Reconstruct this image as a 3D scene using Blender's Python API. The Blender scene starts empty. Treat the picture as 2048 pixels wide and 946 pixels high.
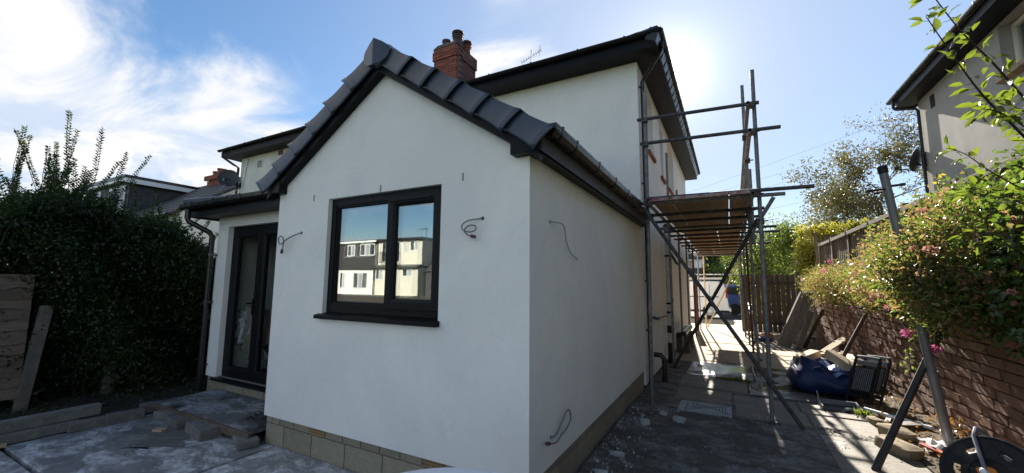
import bpy, bmesh, math, random
import numpy as np
from mathutils import Vector, Matrix
from math import radians, sin, cos, pi
random.seed(7); rng = np.random.default_rng(11)
SC = bpy.context.scene
COL = SC.collection

# ------------------------------------------------------------------ camera
CAM = Vector((1.2268, -2.5373, 1.6091))
yaw, pitch, roll = -0.49445, 0.11469, 0.0077
fw = Vector((sin(yaw)*cos(pitch), cos(yaw)*cos(pitch), sin(pitch)))
rt = Vector((cos(yaw), -sin(yaw), 0.0))
up = rt.cross(fw)
rt, up = cos(roll)*rt + sin(roll)*up, -sin(roll)*rt + cos(roll)*up
cd = bpy.data.cameras.new('camera')
cd.sensor_width = 36; cd.lens = 801.8*36/2048; cd.clip_start = 0.05; cd.clip_end = 3000
co = bpy.data.objects.new('camera', cd); COL.objects.link(co)
co.matrix_world = Matrix(((rt.x, up.x, -fw.x, CAM.x), (rt.y, up.y, -fw.y, CAM.y), (rt.z, up.z, -fw.z, CAM.z), (0, 0, 0, 1)))
SC.camera = co

# ------------------------------------------------------------------ sky + sun
SUN_EL, SUN_AZ = radians(27.0), radians(-6.0)          # azimuth from +Y towards +X
SUN = Vector((sin(SUN_AZ)*cos(SUN_EL), cos(SUN_AZ)*cos(SUN_EL), sin(SUN_EL)))
W = bpy.data.worlds.new('World'); SC.world = W; W.use_nodes = True
nt = W.node_tree; nt.nodes.clear()
def wn(t, **k):
    n = nt.nodes.new(t)
    for a, b in k.items(): setattr(n, a, b)
    return n
def wl(a, b): nt.links.new(a, b)
def wmath(op, a, b=None, clamp=False):
    n = wn('ShaderNodeMath', operation=op); n.use_clamp = clamp
    for i, x in enumerate((a, b)):
        if x is None: continue
        if isinstance(x, (int, float)): n.inputs[i].default_value = x
        else: wl(x, n.inputs[i])
    return n.outputs[0]
sky = wn('ShaderNodeTexSky', sky_type='NISHITA'); sky.sun_disc = False
sky.sun_elevation = SUN_EL; sky.sun_rotation = SUN_AZ
sky.air_density = 1.0; sky.dust_density = 0.15; sky.ozone_density = 1.6; sky.altitude = 60
hs = wn('ShaderNodeHueSaturation'); hs.inputs['Saturation'].default_value = 1.20; hs.inputs['Value'].default_value = 0.86; wl(sky.outputs[0], hs.inputs['Color'])
tc = wn('ShaderNodeTexCoord'); dirv = tc.outputs['Generated']
sep = wn('ShaderNodeSeparateXYZ'); wl(dirv, sep.inputs[0])
zz = wmath('ADD', wmath('MAXIMUM', sep.outputs[2], 0.0), 0.13)
pv = wn('ShaderNodeCombineXYZ'); wl(wmath('DIVIDE', sep.outputs[0], zz), pv.inputs[0]); wl(wmath('DIVIDE', sep.outputs[1], zz), pv.inputs[1])
def wnoise(scale, detail, rough, loc, dist=0.0, sc=(1, 1, 1), rot=0):
    m = wn('ShaderNodeMapping'); wl(pv.outputs[0], m.inputs[0]); m.inputs['Location'].default_value = loc; m.inputs['Scale'].default_value = sc
    m.inputs['Rotation'].default_value = (0, 0, rot)
    n = wn('ShaderNodeTexNoise'); wl(m.outputs[0], n.inputs['Vector'])
    n.inputs['Scale'].default_value = scale; n.inputs['Detail'].default_value = detail; n.inputs['Roughness'].default_value = rough; n.inputs['Distortion'].default_value = dist
    return n.outputs['Fac']
def ramp(x, a, b):
    n = wn('ShaderNodeMapRange'); n.interpolation_type = 'SMOOTHSTEP'; wl(x, n.inputs[0]); n.inputs[1].default_value = a; n.inputs[2].default_value = b
    return n.outputs[0]
def around(v, a, b):          # soft cloud bank centred on a direction
    d = wn('ShaderNodeVectorMath', operation='DOT_PRODUCT'); wl(dirv, d.inputs[0]); d.inputs[1].default_value = Vector(v).normalized()
    return ramp(d.outputs['Value'], a, b)
big = wnoise(0.33, 2, 0.5, (8.1, 4.4, 0))
mid = wnoise(1.25, 10, 0.60, (3.1, 7.7, 0), 0.55, (1.0, 1.5, 1), 0.4)
cover = wmath('ADD', wmath('MULTIPLY', big, 0.75), wmath('MULTIPLY', mid, 0.62))
cover = wmath('ADD', cover, wmath('MULTIPLY', around((-0.93, 0.24, 0.27), 0.93, 0.995), 0.13))
cover = wmath('ADD', cover, wmath('MULTIPLY', around((-0.81, 0.48, 0.31), 0.975, 0.997), 0.16))
cover = wmath('SUBTRACT', cover, wmath('MULTIPLY', around((-0.72, 0.40, 0.56), 0.90, 0.985), 0.24))
cover = wmath('SUBTRACT', cover, wmath('MULTIPLY', around((0.15, 0.86, 0.48), 0.88, 0.97), 0.24))
cloud = ramp(cover, 0.60, 0.81)
haze_h = ramp(sep.outputs[2], 0.16, -0.02)
cl_col = wn('ShaderNodeMix', data_type='RGBA'); cl_col.inputs[6].default_value = (3.3, 3.75, 4.5, 1); cl_col.inputs[7].default_value = (5.4, 5.2, 4.95, 1)
wl(ramp(mid, 0.40, 0.60), cl_col.inputs[0])
sund = wn('ShaderNodeVectorMath', operation='DOT_PRODUCT'); wl(dirv, sund.inputs[0]); sund.inputs[1].default_value = SUN
sd = wmath('MAXIMUM', sund.outputs['Value'], 0.0)
glow = wmath('ADD', wmath('ADD', wmath('MULTIPLY', wmath('POWER', sd, 9.0), 0.15), wmath('MULTIPLY', wmath('POWER', sd, 45.0), 0.7)), wmath('MULTIPLY', wmath('ADD', wmath('MULTIPLY', wmath('POWER', sd, 1400.0), 14.0), wmath('MULTIPLY', wmath('POWER', sd, 260.0), 2.2)), 1.0))
gcol = wn('ShaderNodeMix', data_type='RGBA', blend_type='MULTIPLY'); gcol.inputs[0].default_value = 1; gcol.inputs[6].default_value = (1, 0.93, 0.78, 1)
gc = wn('ShaderNodeCombineXYZ'); [wl(glow, gc.inputs[i]) for i in range(3)]; wl(gc.outputs[0], gcol.inputs[7])
veil = wn('ShaderNodeMix', data_type='RGBA'); wl(wmath('MULTIPLY', wmath('POWER', sd, 4.0), 0.85), veil.inputs[0]); wl(hs.outputs[0], veil.inputs[6]); veil.inputs[7].default_value = (2.45, 3.0, 4.0, 1)
m1 = wn('ShaderNodeMix', data_type='RGBA'); wl(wmath('MULTIPLY', cloud, 0.92), m1.inputs[0]); wl(veil.outputs[2], m1.inputs[6]); wl(cl_col.outputs[2], m1.inputs[7])
m2 = wn('ShaderNodeMix', data_type='RGBA'); wl(wmath('MULTIPLY', haze_h, 0.5), m2.inputs[0]); wl(m1.outputs[2], m2.inputs[6]); m2.inputs[7].default_value = (5.2, 5.6, 6.0, 1)
m3 = wn('ShaderNodeMix', data_type='RGBA', blend_type='ADD'); m3.inputs[0].default_value = 1; wl(m2.outputs[2], m3.inputs[6]); wl(gcol.outputs[2], m3.inputs[7])
bg = wn('ShaderNodeBackground'); wl(m3.outputs[2], bg.inputs[0]); bg.inputs[1].default_value = 0.080
wo = wn('ShaderNodeOutputWorld'); wl(bg.outputs[0], wo.inputs[0])

sl = bpy.data.lights.new('sun', 'SUN'); sl.energy = 5.0; sl.angle = radians(0.5); sl.color = (1.0, 0.93, 0.82)
so = bpy.data.objects.new('sun', sl); COL.objects.link(so); so.location = SUN*60
so.rotation_euler = (-SUN).to_track_quat('-Z', 'Y').to_euler()

vs = SC.view_settings; vs.view_transform = 'Standard'; vs.look = 'None'; vs.exposure = 1.42; vs.gamma = 1.0; vs.use_curve_mapping = False
SC.cycles.max_bounces = 8; SC.cycles.transparent_max_bounces = 16; SC.cycles.sample_clamp_indirect = 8.0

# ------------------------------------------------------------------ materials
MATS = {}
def newmat(name):
    m = bpy.data.materials.new(name); m.use_nodes = True; m.node_tree.nodes.clear(); MATS[name] = m
    return m, m.node_tree
def N(t, ty, **k):
    n = t.nodes.new(ty)
    for a, b in k.items(): setattr(n, a, b)
    return n
def mth(t, op, a, b=0.0, clamp=False):
    n = N(t, 'ShaderNodeMath', operation=op); n.use_clamp = clamp
    for i, x in enumerate((a, b)):
        if isinstance(x, (int, float)): n.inputs[i].default_value = x
        else: t.links.new(x, n.inputs[i])
    return n.outputs[0]
def rmp(t, x, a, b, lo=0.0, hi=1.0):
    n = N(t, 'ShaderNodeMapRange'); t.links.new(x, n.inputs[0])
    n.inputs[1].default_value = a; n.inputs[2].default_value = b; n.inputs[3].default_value = lo; n.inputs[4].default_value = hi
    return n.outputs[0]
def noi(t, scale, detail=6, rough=0.55, stretch=(1, 1, 1), dist=0.0, off=(0, 0, 0)):
    c = N(t, 'ShaderNodeTexCoord'); m = N(t, 'ShaderNodeMapping'); t.links.new(c.outputs['Object'], m.inputs[0])
    m.inputs['Scale'].default_value = stretch; m.inputs['Location'].default_value = off
    n = N(t, 'ShaderNodeTexNoise'); t.links.new(m.outputs[0], n.inputs['Vector'])
    n.inputs['Scale'].default_value = scale; n.inputs['Detail'].default_value = detail; n.inputs['Roughness'].default_value = rough; n.inputs['Distortion'].default_value = dist
    return n.outputs['Fac']
def mixc(t, f, a, b, blend='MIX'):
    n = N(t, 'ShaderNodeMix', data_type='RGBA', blend_type=blend)
    for i, x in ((0, f), (6, a), (7, b)):
        if isinstance(x, (int, float)): n.inputs[i].default_value = x
        elif isinstance(x, tuple): n.inputs[i].default_value = (*x[:3], 1)
        else: t.links.new(x, n.inputs[i])
    return n.outputs[2]
def finish(t, col, rough, bump=None, bstr=0.3, bdist=0.01, metal=0.0, spec=0.5, coat=0.0):
    p = N(t, 'ShaderNodeBsdfPrincipled'); o = N(t, 'ShaderNodeOutputMaterial'); t.links.new(p.outputs[0], o.inputs[0])
    for k, x in (('Base Color', col), ('Roughness', rough), ('Metallic', metal), ('Specular IOR Level', spec), ('Coat Weight', coat)):
        if isinstance(x, tuple): p.inputs[k].default_value = (*x[:3], 1)
        elif isinstance(x, (int, float)): p.inputs[k].default_value = x
        else: t.links.new(x, p.inputs[k])
    if bump is not None:
        b = N(t, 'ShaderNodeBump'); b.inputs['Strength'].default_value = bstr; b.inputs['Distance'].default_value = bdist
        t.links.new(bump, b.inputs['Height']); t.links.new(b.outputs[0], p.inputs['Normal'])
    return p
def objrand(t, col, amt):
    oi = N(t, 'ShaderNodeObjectInfo'); v = rmp(t, oi.outputs['Random'], 0, 1, 1-amt, 1+amt)
    c = N(t, 'ShaderNodeCombineXYZ'); [t.links.new(v, c.inputs[i]) for i in range(3)]
    return mixc(t, 1.0, col, c.outputs[0], 'MULTIPLY')
def mat(name, c1, c2=None, scale=6, rough=0.8, r2=None, bscale=60, bstr=0.0, bdist=0.006, metal=0.0, stretch=(1, 1, 1), rnd=0.0, spec=0.5, coat=0.0, c3=None, s3=2.0, lo=0.35, hi=0.65):
    m, t = newmat(name)
    col = c1
    f = None
    if c2 is not None:
        f = noi(t, scale, 7, 0.6, stretch); col = mixc(t, rmp(t, f, lo, hi), c1, c2)
    if c3 is not None:
        g = noi(t, s3, 6, 0.65, (1, 1, 1), 0.4, (5, 3, 1)); col = mixc(t, rmp(t, g, 0.55, 0.68), col, c3)
    if rnd: col = objrand(t, col, rnd)
    if r2 is not None:
        rough = rmp(t, noi(t, scale*0.7, 5, 0.6, stretch, 0, (9, 2, 4)), 0.35, 0.65, rough, r2)
    b = noi(t, bscale, 5, 0.6, stretch) if bstr else None
    finish(t, col, rough, b, bstr, bdist, metal, spec, coat)
    return m

def lin(h):   # sRGB 0-255 -> linear
    return tuple(((v/255)/12.92 if v/255 <= .04045 else ((v/255+.055)/1.055)**2.4) for v in h)

# rendered wall: fine grit, faint trowel mottling
m, t = newmat('render_white')
f = noi(t, 0.9, 7, 0.62, (1, 1, 0.7), 0.5); f2 = noi(t, 14, 4, 0.6)
col = mixc(t, rmp(t, f, 0.34, 0.66), (0.92, 0.885, 0.81), (0.79, 0.765, 0.71)); col = mixc(t, rmp(t, f2, 0.3, 0.75, 0, 0.35), col, (0.77, 0.755, 0.72))
g = mth(t, 'ADD', noi(t, 260, 3, 0.6), mth(t, 'MULTIPLY', noi(t, 22, 4, 0.6), 0.8)); g = mth(t, 'ADD', g, mth(t, 'MULTIPLY', noi(t, 3.2, 5, 0.6, (1, 1, 0.6), 0.8, (2, 1, 7)), 8.0))
finish(t, col, 0.92, g, 0.5, 0.005, spec=0.25)
mat('render_old', (0.72, 0.70, 0.64), (0.62, 0.60, 0.54), 3, 0.92, bscale=90, bstr=0.5)
mat('render_grey', (0.40, 0.385, 0.34), (0.33, 0.32, 0.285), 2.2, 0.93, bscale=120, bstr=0.35, c3=(0.30, 0.29, 0.26), s3=1.1)
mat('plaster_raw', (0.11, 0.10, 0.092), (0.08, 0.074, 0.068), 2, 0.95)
mat('upvc_black', (0.008, 0.008, 0.0085), (0.012, 0.012, 0.0125), 30, 0.45, bscale=220, bstr=0.06, stretch=(1, 1, 4), spec=0.14)
mat('gutter_black', (0.010, 0.010, 0.011), (0.016, 0.016, 0.017), 12, 0.22, 0.34)
mat('gutter_old', (0.009, 0.0085, 0.008), (0.022, 0.020, 0.018), 9, 0.5, spec=0.16)
mat('soffit_black', (0.007, 0.007, 0.008), (0.010, 0.010, 0.011), 9, 0.40, spec=0.13)
mat('tile_dark', (0.026, 0.037, 0.056), (0.038, 0.051, 0.073), 5, 0.22, 0.38, bscale=90, bstr=0.10, rnd=0.2, c3=(0.05, 0.055, 0.062), s3=14)
mat('tile_plain', (0.045, 0.045, 0.047), (0.065, 0.062, 0.06), 5, 0.6, bscale=60, bstr=0.3)
mat('slate', (0.028, 0.029, 0.033), (0.050, 0.049, 0.052), 9, 0.6, rnd=0.3, bscale=60, bstr=0.3)
mat('block', (0.33, 0.285, 0.20), (0.25, 0.215, 0.15), 9, 0.95, bscale=110, bstr=0.7, bdist=0.006, rnd=0.14, c3=(0.36, 0.34, 0.29), s3=30)
mat('block_grey', (0.185, 0.175, 0.155), (0.125, 0.118, 0.105), 8, 0.95, bscale=90, bstr=0.7, rnd=0.2, c3=(0.23, 0.22, 0.20), s3=26)
mat('mortar', (0.22, 0.205, 0.175), (0.16, 0.15, 0.13), 30, 0.95, bscale=200, bstr=0.5)
mat('mortar_dark', (0.075, 0.066, 0.055), (0.045, 0.04, 0.034), 20, 0.95, bscale=120, bstr=0.6)
mat('air_brick', (0.33, 0.22, 0.10), (0.26, 0.17, 0.08), 20, 0.85)
mat('hole_shade', (0.006, 0.006, 0.006), None, rough=0.9)  # near-black colour standing in for the shade inside vent openings
mat('brick_red', (0.30, 0.095, 0.055), (0.20, 0.065, 0.042), 14, 0.9, bscale=90, bstr=0.5, rnd=0.25)
mat('brick_purple', (0.185, 0.085, 0.068), (0.125, 0.06, 0.05), 14, 0.9, bscale=90, bstr=0.5, rnd=0.25)
mat('brick_wall', (0.36, 0.20, 0.128), (0.24, 0.13, 0.088), 9, 0.92, bscale=45, bstr=0.9, bdist=0.012, rnd=0.22, c3=(0.21, 0.185, 0.15), s3=5)
mat('terracotta', (0.23, 0.075, 0.04), (0.14, 0.05, 0.03), 8, 0.75)
mat('pot_dark', (0.085, 0.035, 0.028), (0.05, 0.025, 0.02), 8, 0.6)
mat('lead', (0.21, 0.25, 0.32), (0.15, 0.18, 0.23), 8, 0.5)
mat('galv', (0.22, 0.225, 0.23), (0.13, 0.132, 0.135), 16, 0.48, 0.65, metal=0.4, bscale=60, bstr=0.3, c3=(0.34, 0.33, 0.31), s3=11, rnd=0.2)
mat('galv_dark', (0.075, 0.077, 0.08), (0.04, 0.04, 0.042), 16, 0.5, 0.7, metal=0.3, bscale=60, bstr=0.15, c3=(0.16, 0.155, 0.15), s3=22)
mat('rust', (0.16, 0.06, 0.035), (0.09, 0.04, 0.028), 20, 0.8, metal=0.2)
mat('steel_post', (0.30, 0.31, 0.325), (0.22, 0.23, 0.24), 14, 0.34, 0.5, metal=0.45, bscale=70, bstr=0.1, stretch=(1, 1, 0.3))
mat('coupler', (0.12, 0.115, 0.11), (0.07, 0.06, 0.05), 30, 0.6, metal=0.7)
mat('board_wood', (0.40, 0.27, 0.15), (0.29, 0.19, 0.105), 5, 0.85, bscale=40, bstr=0.3, stretch=(8, 0.5, 4), rnd=0.2)
mat('board_end', (0.25, 0.06, 0.07), (0.42, 0.38, 0.34), 14, 0.8)
mat('fence_wood', (0.23, 0.175, 0.115), (0.15, 0.11, 0.075), 6, 0.9, bscale=40, bstr=0.5, stretch=(6, 6, 0.5), rnd=0.25)
mat('fence_grey', (0.27, 0.235, 0.185), (0.17, 0.145, 0.115), 6, 0.9, bscale=40, bstr=0.5, stretch=(6, 0.5, 6), rnd=0.15)
mat('gate_wood', (0.19, 0.135, 0.08), (0.12, 0.085, 0.052), 7, 0.88, bscale=40, bstr=0.4, stretch=(6, 6, 0.5), rnd=0.2)
mat('waney_wood', (0.19, 0.145, 0.11), (0.12, 0.09, 0.07), 5, 0.9, bscale=30, bstr=0.5, stretch=(4, 0.6, 6), rnd=0.2)
mat('raw_timber', (0.52, 0.40, 0.24), (0.42, 0.31, 0.18), 5, 0.8, stretch=(6, 0.6, 6), rnd=0.15, bscale=40, bstr=0.2)
mat('wet_timber', (0.12, 0.085, 0.06), (0.075, 0.052, 0.036), 6, 0.6, stretch=(6, 0.6, 6), rnd=0.2, bscale=40, bstr=0.3)
mat('prop_wood', (0.055, 0.045, 0.038), (0.03, 0.026, 0.023), 8, 0.7, bscale=40, bstr=0.4)
mat('prop_brown', (0.13, 0.07, 0.045), (0.08, 0.045, 0.03), 8, 0.7, bscale=40, bstr=0.4)
mat('concrete_post', (0.16, 0.148, 0.122), (0.10, 0.093, 0.078), 7, 0.95, bscale=80, bstr=0.5)
mat('black_plastic', (0.009, 0.009, 0.010), (0.014, 0.014, 0.015), 20, 0.45, spec=0.25, c3=(0.04, 0.037, 0.033), s3=9)
mat('grey_plastic', (0.20, 0.205, 0.22), (0.15, 0.155, 0.165), 20, 0.4)
mat('orange_plastic', (0.62, 0.20, 0.015), None, rough=0.4)
mat('white_plastic', (0.80, 0.81, 0.83), None, rough=0.32)
mat('white_upvc', (0.78, 0.78, 0.77), None, rough=0.35)
mat('white_metal', (0.72, 0.73, 0.75), None, rough=0.3)
mat('pipe_white', (0.62, 0.60, 0.56), (0.5, 0.48, 0.44), 8, 0.5)
mat('cable_grey', (0.17, 0.175, 0.19), None, rough=0.5)
mat('cable_pale', (0.36, 0.36, 0.36), None, rough=0.5)
mat('copper_end', (0.11, 0.05, 0.035), None, rough=0.6)
mat('tarp_blue', (0.010, 0.026, 0.105), (0.008, 0.019, 0.075), 30, 0.42, 0.55, bscale=220, bstr=0.2)
mat('tarp_white', (0.45, 0.52, 0.66), (0.06, 0.10, 0.30), 14, 0.5)
mat('cloth_white', (0.68, 0.68, 0.68), (0.55, 0.55, 0.56), 9, 0.9, bscale=30, bstr=0.4)
mat('cloth_beige', (0.40, 0.35, 0.285), (0.31, 0.27, 0.22), 9, 0.9, bscale=30, bstr=0.4)
mat('plaster_bit', (0.52, 0.52, 0.51), (0.34, 0.34, 0.335), 30, 0.9, rnd=0.2)
mat('soil', (0.045, 0.036, 0.028), (0.026, 0.021, 0.017), 12, 0.95, bscale=60, bstr=1.0, bdist=0.02, c3=(0.085, 0.07, 0.052), s3=9)
mat('leaf_litter', (0.13, 0.095, 0.055), (0.07, 0.05, 0.03), 25, 0.95, bscale=70, bstr=1.0, bdist=0.02, c3=(0.22, 0.17, 0.10), s3=40)
mat('asphalt', (0.055, 0.055, 0.057), (0.04, 0.04, 0.042), 20, 0.9, bscale=200, bstr=0.4)
mat('grassy', (0.06, 0.085, 0.025), (0.09, 0.10, 0.035), 5, 0.95, bscale=90, bstr=0.9, bdist=0.03)
mat('stone_yellow', (0.31, 0.24, 0.145), (0.20, 0.155, 0.098), 9, 0.92, bscale=60, bstr=0.6, rnd=0.1)
mat('bark', (0.06, 0.046, 0.034), (0.038, 0.03, 0.023), 14, 0.9, bscale=60, bstr=0.6, stretch=(1, 1, 0.3))
mat('bark_purple', (0.07, 0.035, 0.035), (0.045, 0.025, 0.025), 14, 0.7)
mat('stem_green', (0.20, 0.20, 0.05), (0.15, 0.12, 0.04), 14, 0.7)
mat('van_white', (0.72, 0.73, 0.75), None, rough=0.25, coat=0.5)
mat('car_blue', (0.010, 0.05, 0.20), None, rough=0.25, coat=0.6)
mat('rubber', (0.014, 0.014, 0.014), None, rough=0.8)
mat('tail_red', (0.30, 0.01, 0.012), None, rough=0.2)
mat('car_glass', (0.010, 0.014, 0.02), None, rough=0.05)
mat('cream', (0.74, 0.70, 0.58), (0.68, 0.64, 0.53), 2, 0.9)
mat('cladding_dark', (0.050, 0.045, 0.044), (0.036, 0.033, 0.032), 9, 0.7, rnd=0.15)
mat('curtain', (0.42, 0.43, 0.42), (0.30, 0.31, 0.31), 3, 0.8, stretch=(6, 6, 0.3))
mat('far_dark', (0.055, 0.052, 0.056), None, rough=0.7)
mat('brick_pale', (0.42, 0.30, 0.20), (0.33, 0.23, 0.155), 14, 0.9, rnd=0.2)
mat('dish_grey', (0.045, 0.046, 0.048), None, rough=0.6)
mat('slot_brown', (0.13, 0.07, 0.045), None, rough=0.7)
mat('mat_red', (0.40, 0.05, 0.04), None, rough=0.6)

# concrete with dust, plaster smears and damp
def concrete(name, dry, dark, dust, dust_amt, wet_lo, wet_hi, seed, wscale=1.1, dry_r=0.85, wet_r=0.10):
    m, t = newmat(name); o = (seed, seed*1.7, 0)
    col = mixc(t, rmp(t, noi(t, 5, 8, 0.65, off=o), 0.3, 0.7), dry, dark)
    col = mixc(t, rmp(t, noi(t, 60, 4, 0.7, off=o), 0.35, 0.75, 0, 0.5), col, tuple(c*0.7 for c in dry))
    d = mth(t, 'MULTIPLY', rmp(t, noi(t, 2.6, 10, 0.74, (1, 1.6, 1), 0.6, (seed*2, 4, 0)), 0.47, 0.57), rmp(t, noi(t, 16, 6, 0.7, off=(2, seed, 0)), 0.38, 0.62, 0.25, 1))
    col = mixc(t, mth(t, 'MULTIPLY', d, dust_amt), col, dust)
    wn_ = noi(t, wscale, 6, 0.55, dist=0.3, off=(seed*3, 1, 0))
    w = rmp(t, wn_, wet_lo, wet_hi)
    col = mixc(t, mth(t, 'MULTIPLY', w, 0.72), col, (0.022, 0.020, 0.018))
    fine = noi(t, 90, 4, 0.7, off=o)
    rr = rmp(t, mth(t, 'ADD', w, mth(t, 'MULTIPLY', mth(t, 'SUBTRACT', fine, 0.5), 0.5)), 0.15, 0.95, dry_r, wet_r)
    b = mth(t, 'MULTIPLY', mth(t, 'ADD', mth(t, 'MULTIPLY', fine, 0.5), noi(t, 14, 5, 0.6, off=o)), mth(t, 'SUBTRACT', 1.15, w))
    finish(t, col, rr, b, 0.5, 0.012)
    return m
concrete('patio_conc', (0.27, 0.265, 0.255), (0.14, 0.135, 0.13), (0.66, 0.66, 0.66), 1.0, 0.68, 0.74, 3.3)
concrete('patio_conc_b', (0.31, 0.305, 0.295), (0.17, 0.165, 0.158), (0.68, 0.68, 0.68), 1.0, 0.72, 0.80, 8.1)
concrete('damp_conc', (0.17, 0.158, 0.14), (0.11, 0.10, 0.09), (0.36, 0.36, 0.36), 0.6, 0.60, 0.72, 2.7, 2.0, 0.75, 0.3)
concrete('step_sheet', (0.17, 0.165, 0.16), (0.10, 0.095, 0.09), (0.48, 0.50, 0.52), 0.8, 0.50, 0.60, 5.2, 1.6)
concrete('slab_wet', (0.16, 0.145, 0.12), (0.09, 0.08, 0.066), (0.34, 0.33, 0.30), 0.4, 0.40, 0.56, 1.4, 1.3, 0.6, 0.07)
concrete('slab_damp', (0.225, 0.195, 0.145), (0.12, 0.105, 0.08), (0.32, 0.30, 0.26), 0.4, 0.60, 0.74, 6.4, 1.2, 0.75, 0.12)
concrete('drive_conc', (0.40, 0.31, 0.195), (0.31, 0.24, 0.15), (0.47, 0.40, 0.29), 0.5, 0.60, 0.68, 2.2, 0.7, 0.85, 0.12)
concrete('mud', (0.135, 0.11, 0.085), (0.06, 0.05, 0.04), (0.33, 0.32, 0.30), 0.6, 0.58, 0.70, 9.7, 0.9, 0.9, 0.10)
concrete('manhole_conc', (0.36, 0.38, 0.37), (0.27, 0.29, 0.285), (0.52, 0.54, 0.54), 0.6, 0.8, 0.9, 4.4)

# window glass: sharp reflection over clear, slightly dark pane
def glass(name, base, tint):
    m, t = newmat(name)
    g = N(t, 'ShaderNodeBsdfGlossy'); g.inputs['Roughness'].default_value = 0.0; g.inputs['Color'].default_value = (0.95, 0.98, 1, 1)
    bb = N(t, 'ShaderNodeBump'); bb.inputs['Strength'].default_value = 0.035; bb.inputs['Distance'].default_value = 0.004; t.links.new(noi(t, 3.5, 2, 0.5), bb.inputs['Height']); t.links.new(bb.outputs[0], g.inputs['Normal'])
    tr = N(t, 'ShaderNodeBsdfTransparent'); tr.inputs[0].default_value = (*tint, 1)
    fr = N(t, 'ShaderNodeLayerWeight'); fr.inputs['Blend'].default_value = 0.5
    f = mth(t, 'ADD', mth(t, 'MULTIPLY', mth(t, 'POWER', fr.outputs['Facing'], 4.0), 0.8), base, True)
    mx = N(t, 'ShaderNodeMixShader'); t.links.new(f, mx.inputs[0]); t.links.new(tr.outputs[0], mx.inputs[1]); t.links.new(g.outputs[0], mx.inputs[2])
    o = N(t, 'ShaderNodeOutputMaterial'); t.links.new(mx.outputs[0], o.inputs[0])
glass('glass', 0.20, (0.80, 0.83, 0.81)); glass('glass_dark', 0.06, (0.87, 0.89, 0.88))

def leafmat(name, cols, trans=0.45, tcol=(0.30, 0.42, 0.03), rough=0.42):
    m, t = newmat(name)
    a = N(t, 'ShaderNodeAttribute'); a.attribute_name = 'rnd'
    r = N(t, 'ShaderNodeValToRGB'); t.links.new(a.outputs['Fac'], r.inputs[0])
    e = r.color_ramp.elements
    while len(e) < len(cols): e.new(0.5)
    for i, c in enumerate(cols): e[i].position = i/(len(cols)-1); e[i].color = (*c, 1)
    p = N(t, 'ShaderNodeBsdfPrincipled'); t.links.new(r.outputs[0], p.inputs['Base Color']); p.inputs['Roughness'].default_value = rough
    tr = N(t, 'ShaderNodeBsdfTranslucent'); t.links.new(mixc(t, 0.6, r.outputs[0], tcol), tr.inputs[0])
    mx = N(t, 'ShaderNodeMixShader'); mx.inputs[0].default_value = trans
    t.links.new(p.outputs[0], mx.inputs[1]); t.links.new(tr.outputs[0], mx.inputs[2])
    o = N(t, 'ShaderNodeOutputMaterial'); t.links.new(mx.outputs[0], o.inputs[0])
leafmat('leaf_privet', [(0.012, 0.026, 0.008), (0.022, 0.045, 0.012), (0.05, 0.085, 0.02)], 0.30, (0.12, 0.20, 0.02), 0.38)
leafmat('leaf_valerian', [(0.09, 0.12, 0.035), (0.18, 0.20, 0.06), (0.28, 0.20, 0.075), (0.30, 0.12, 0.08), (0.36, 0.14, 0.12)], 0.45, (0.46, 0.36, 0.10))
leafmat('leaf_valerian_green', [(0.035, 0.07, 0.018), (0.07, 0.12, 0.03), (0.16, 0.20, 0.05)], 0.5, (0.32, 0.42, 0.06))
leafmat('leaf_shrub', [(0.014, 0.030, 0.010), (0.03, 0.06, 0.016), (0.06, 0.10, 0.022)], 0.42, (0.22, 0.36, 0.03), 0.34)
leafmat('leaf_apple', [(0.035, 0.065, 0.018), (0.06, 0.10, 0.025), (0.10, 0.13, 0.03)], 0.42, (0.36, 0.46, 0.03), 0.36)
leafmat('leaf_tree', [(0.04, 0.075, 0.02), (0.08, 0.12, 0.03), (0.14, 0.17, 0.04)], 0.5, (0.34, 0.44, 0.06))
leafmat('leaf_ivy', [(0.09, 0.12, 0.02), (0.22, 0.22, 0.03), (0.34, 0.30, 0.05)], 0.5, (0.60, 0.55, 0.05))
leafmat('leaf_conifer', [(0.010, 0.02, 0.008), (0.02, 0.035, 0.014), (0.03, 0.05, 0.02)], 0.15, (0.08, 0.12, 0.02))
leafmat('leaf_sparse', [(0.045, 0.055, 0.02), (0.09, 0.095, 0.03), (0.17, 0.12, 0.045)], 0.3, (0.30, 0.26, 0.05))
leafmat('grass_blade', [(0.05, 0.09, 0.015), (0.10, 0.16, 0.02), (0.18, 0.22, 0.05)], 0.45, (0.4, 0.5, 0.04))
leafmat('dead_leaf', [(0.12, 0.07, 0.03), (0.30, 0.14, 0.04), (0.45, 0.24, 0.05)], 0.3, (0.5, 0.25, 0.05))
leafmat('petal_pink', [(0.42, 0.06, 0.20), (0.62, 0.14, 0.33), (0.72, 0.30, 0.46)], 0.4, (0.8, 0.25, 0.45), 0.6)
leafmat('petal_faded', [(0.42, 0.14, 0.13), (0.55, 0.25, 0.22), (0.5, 0.33, 0.25)], 0.4, (0.8, 0.4, 0.3), 0.6)

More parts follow.
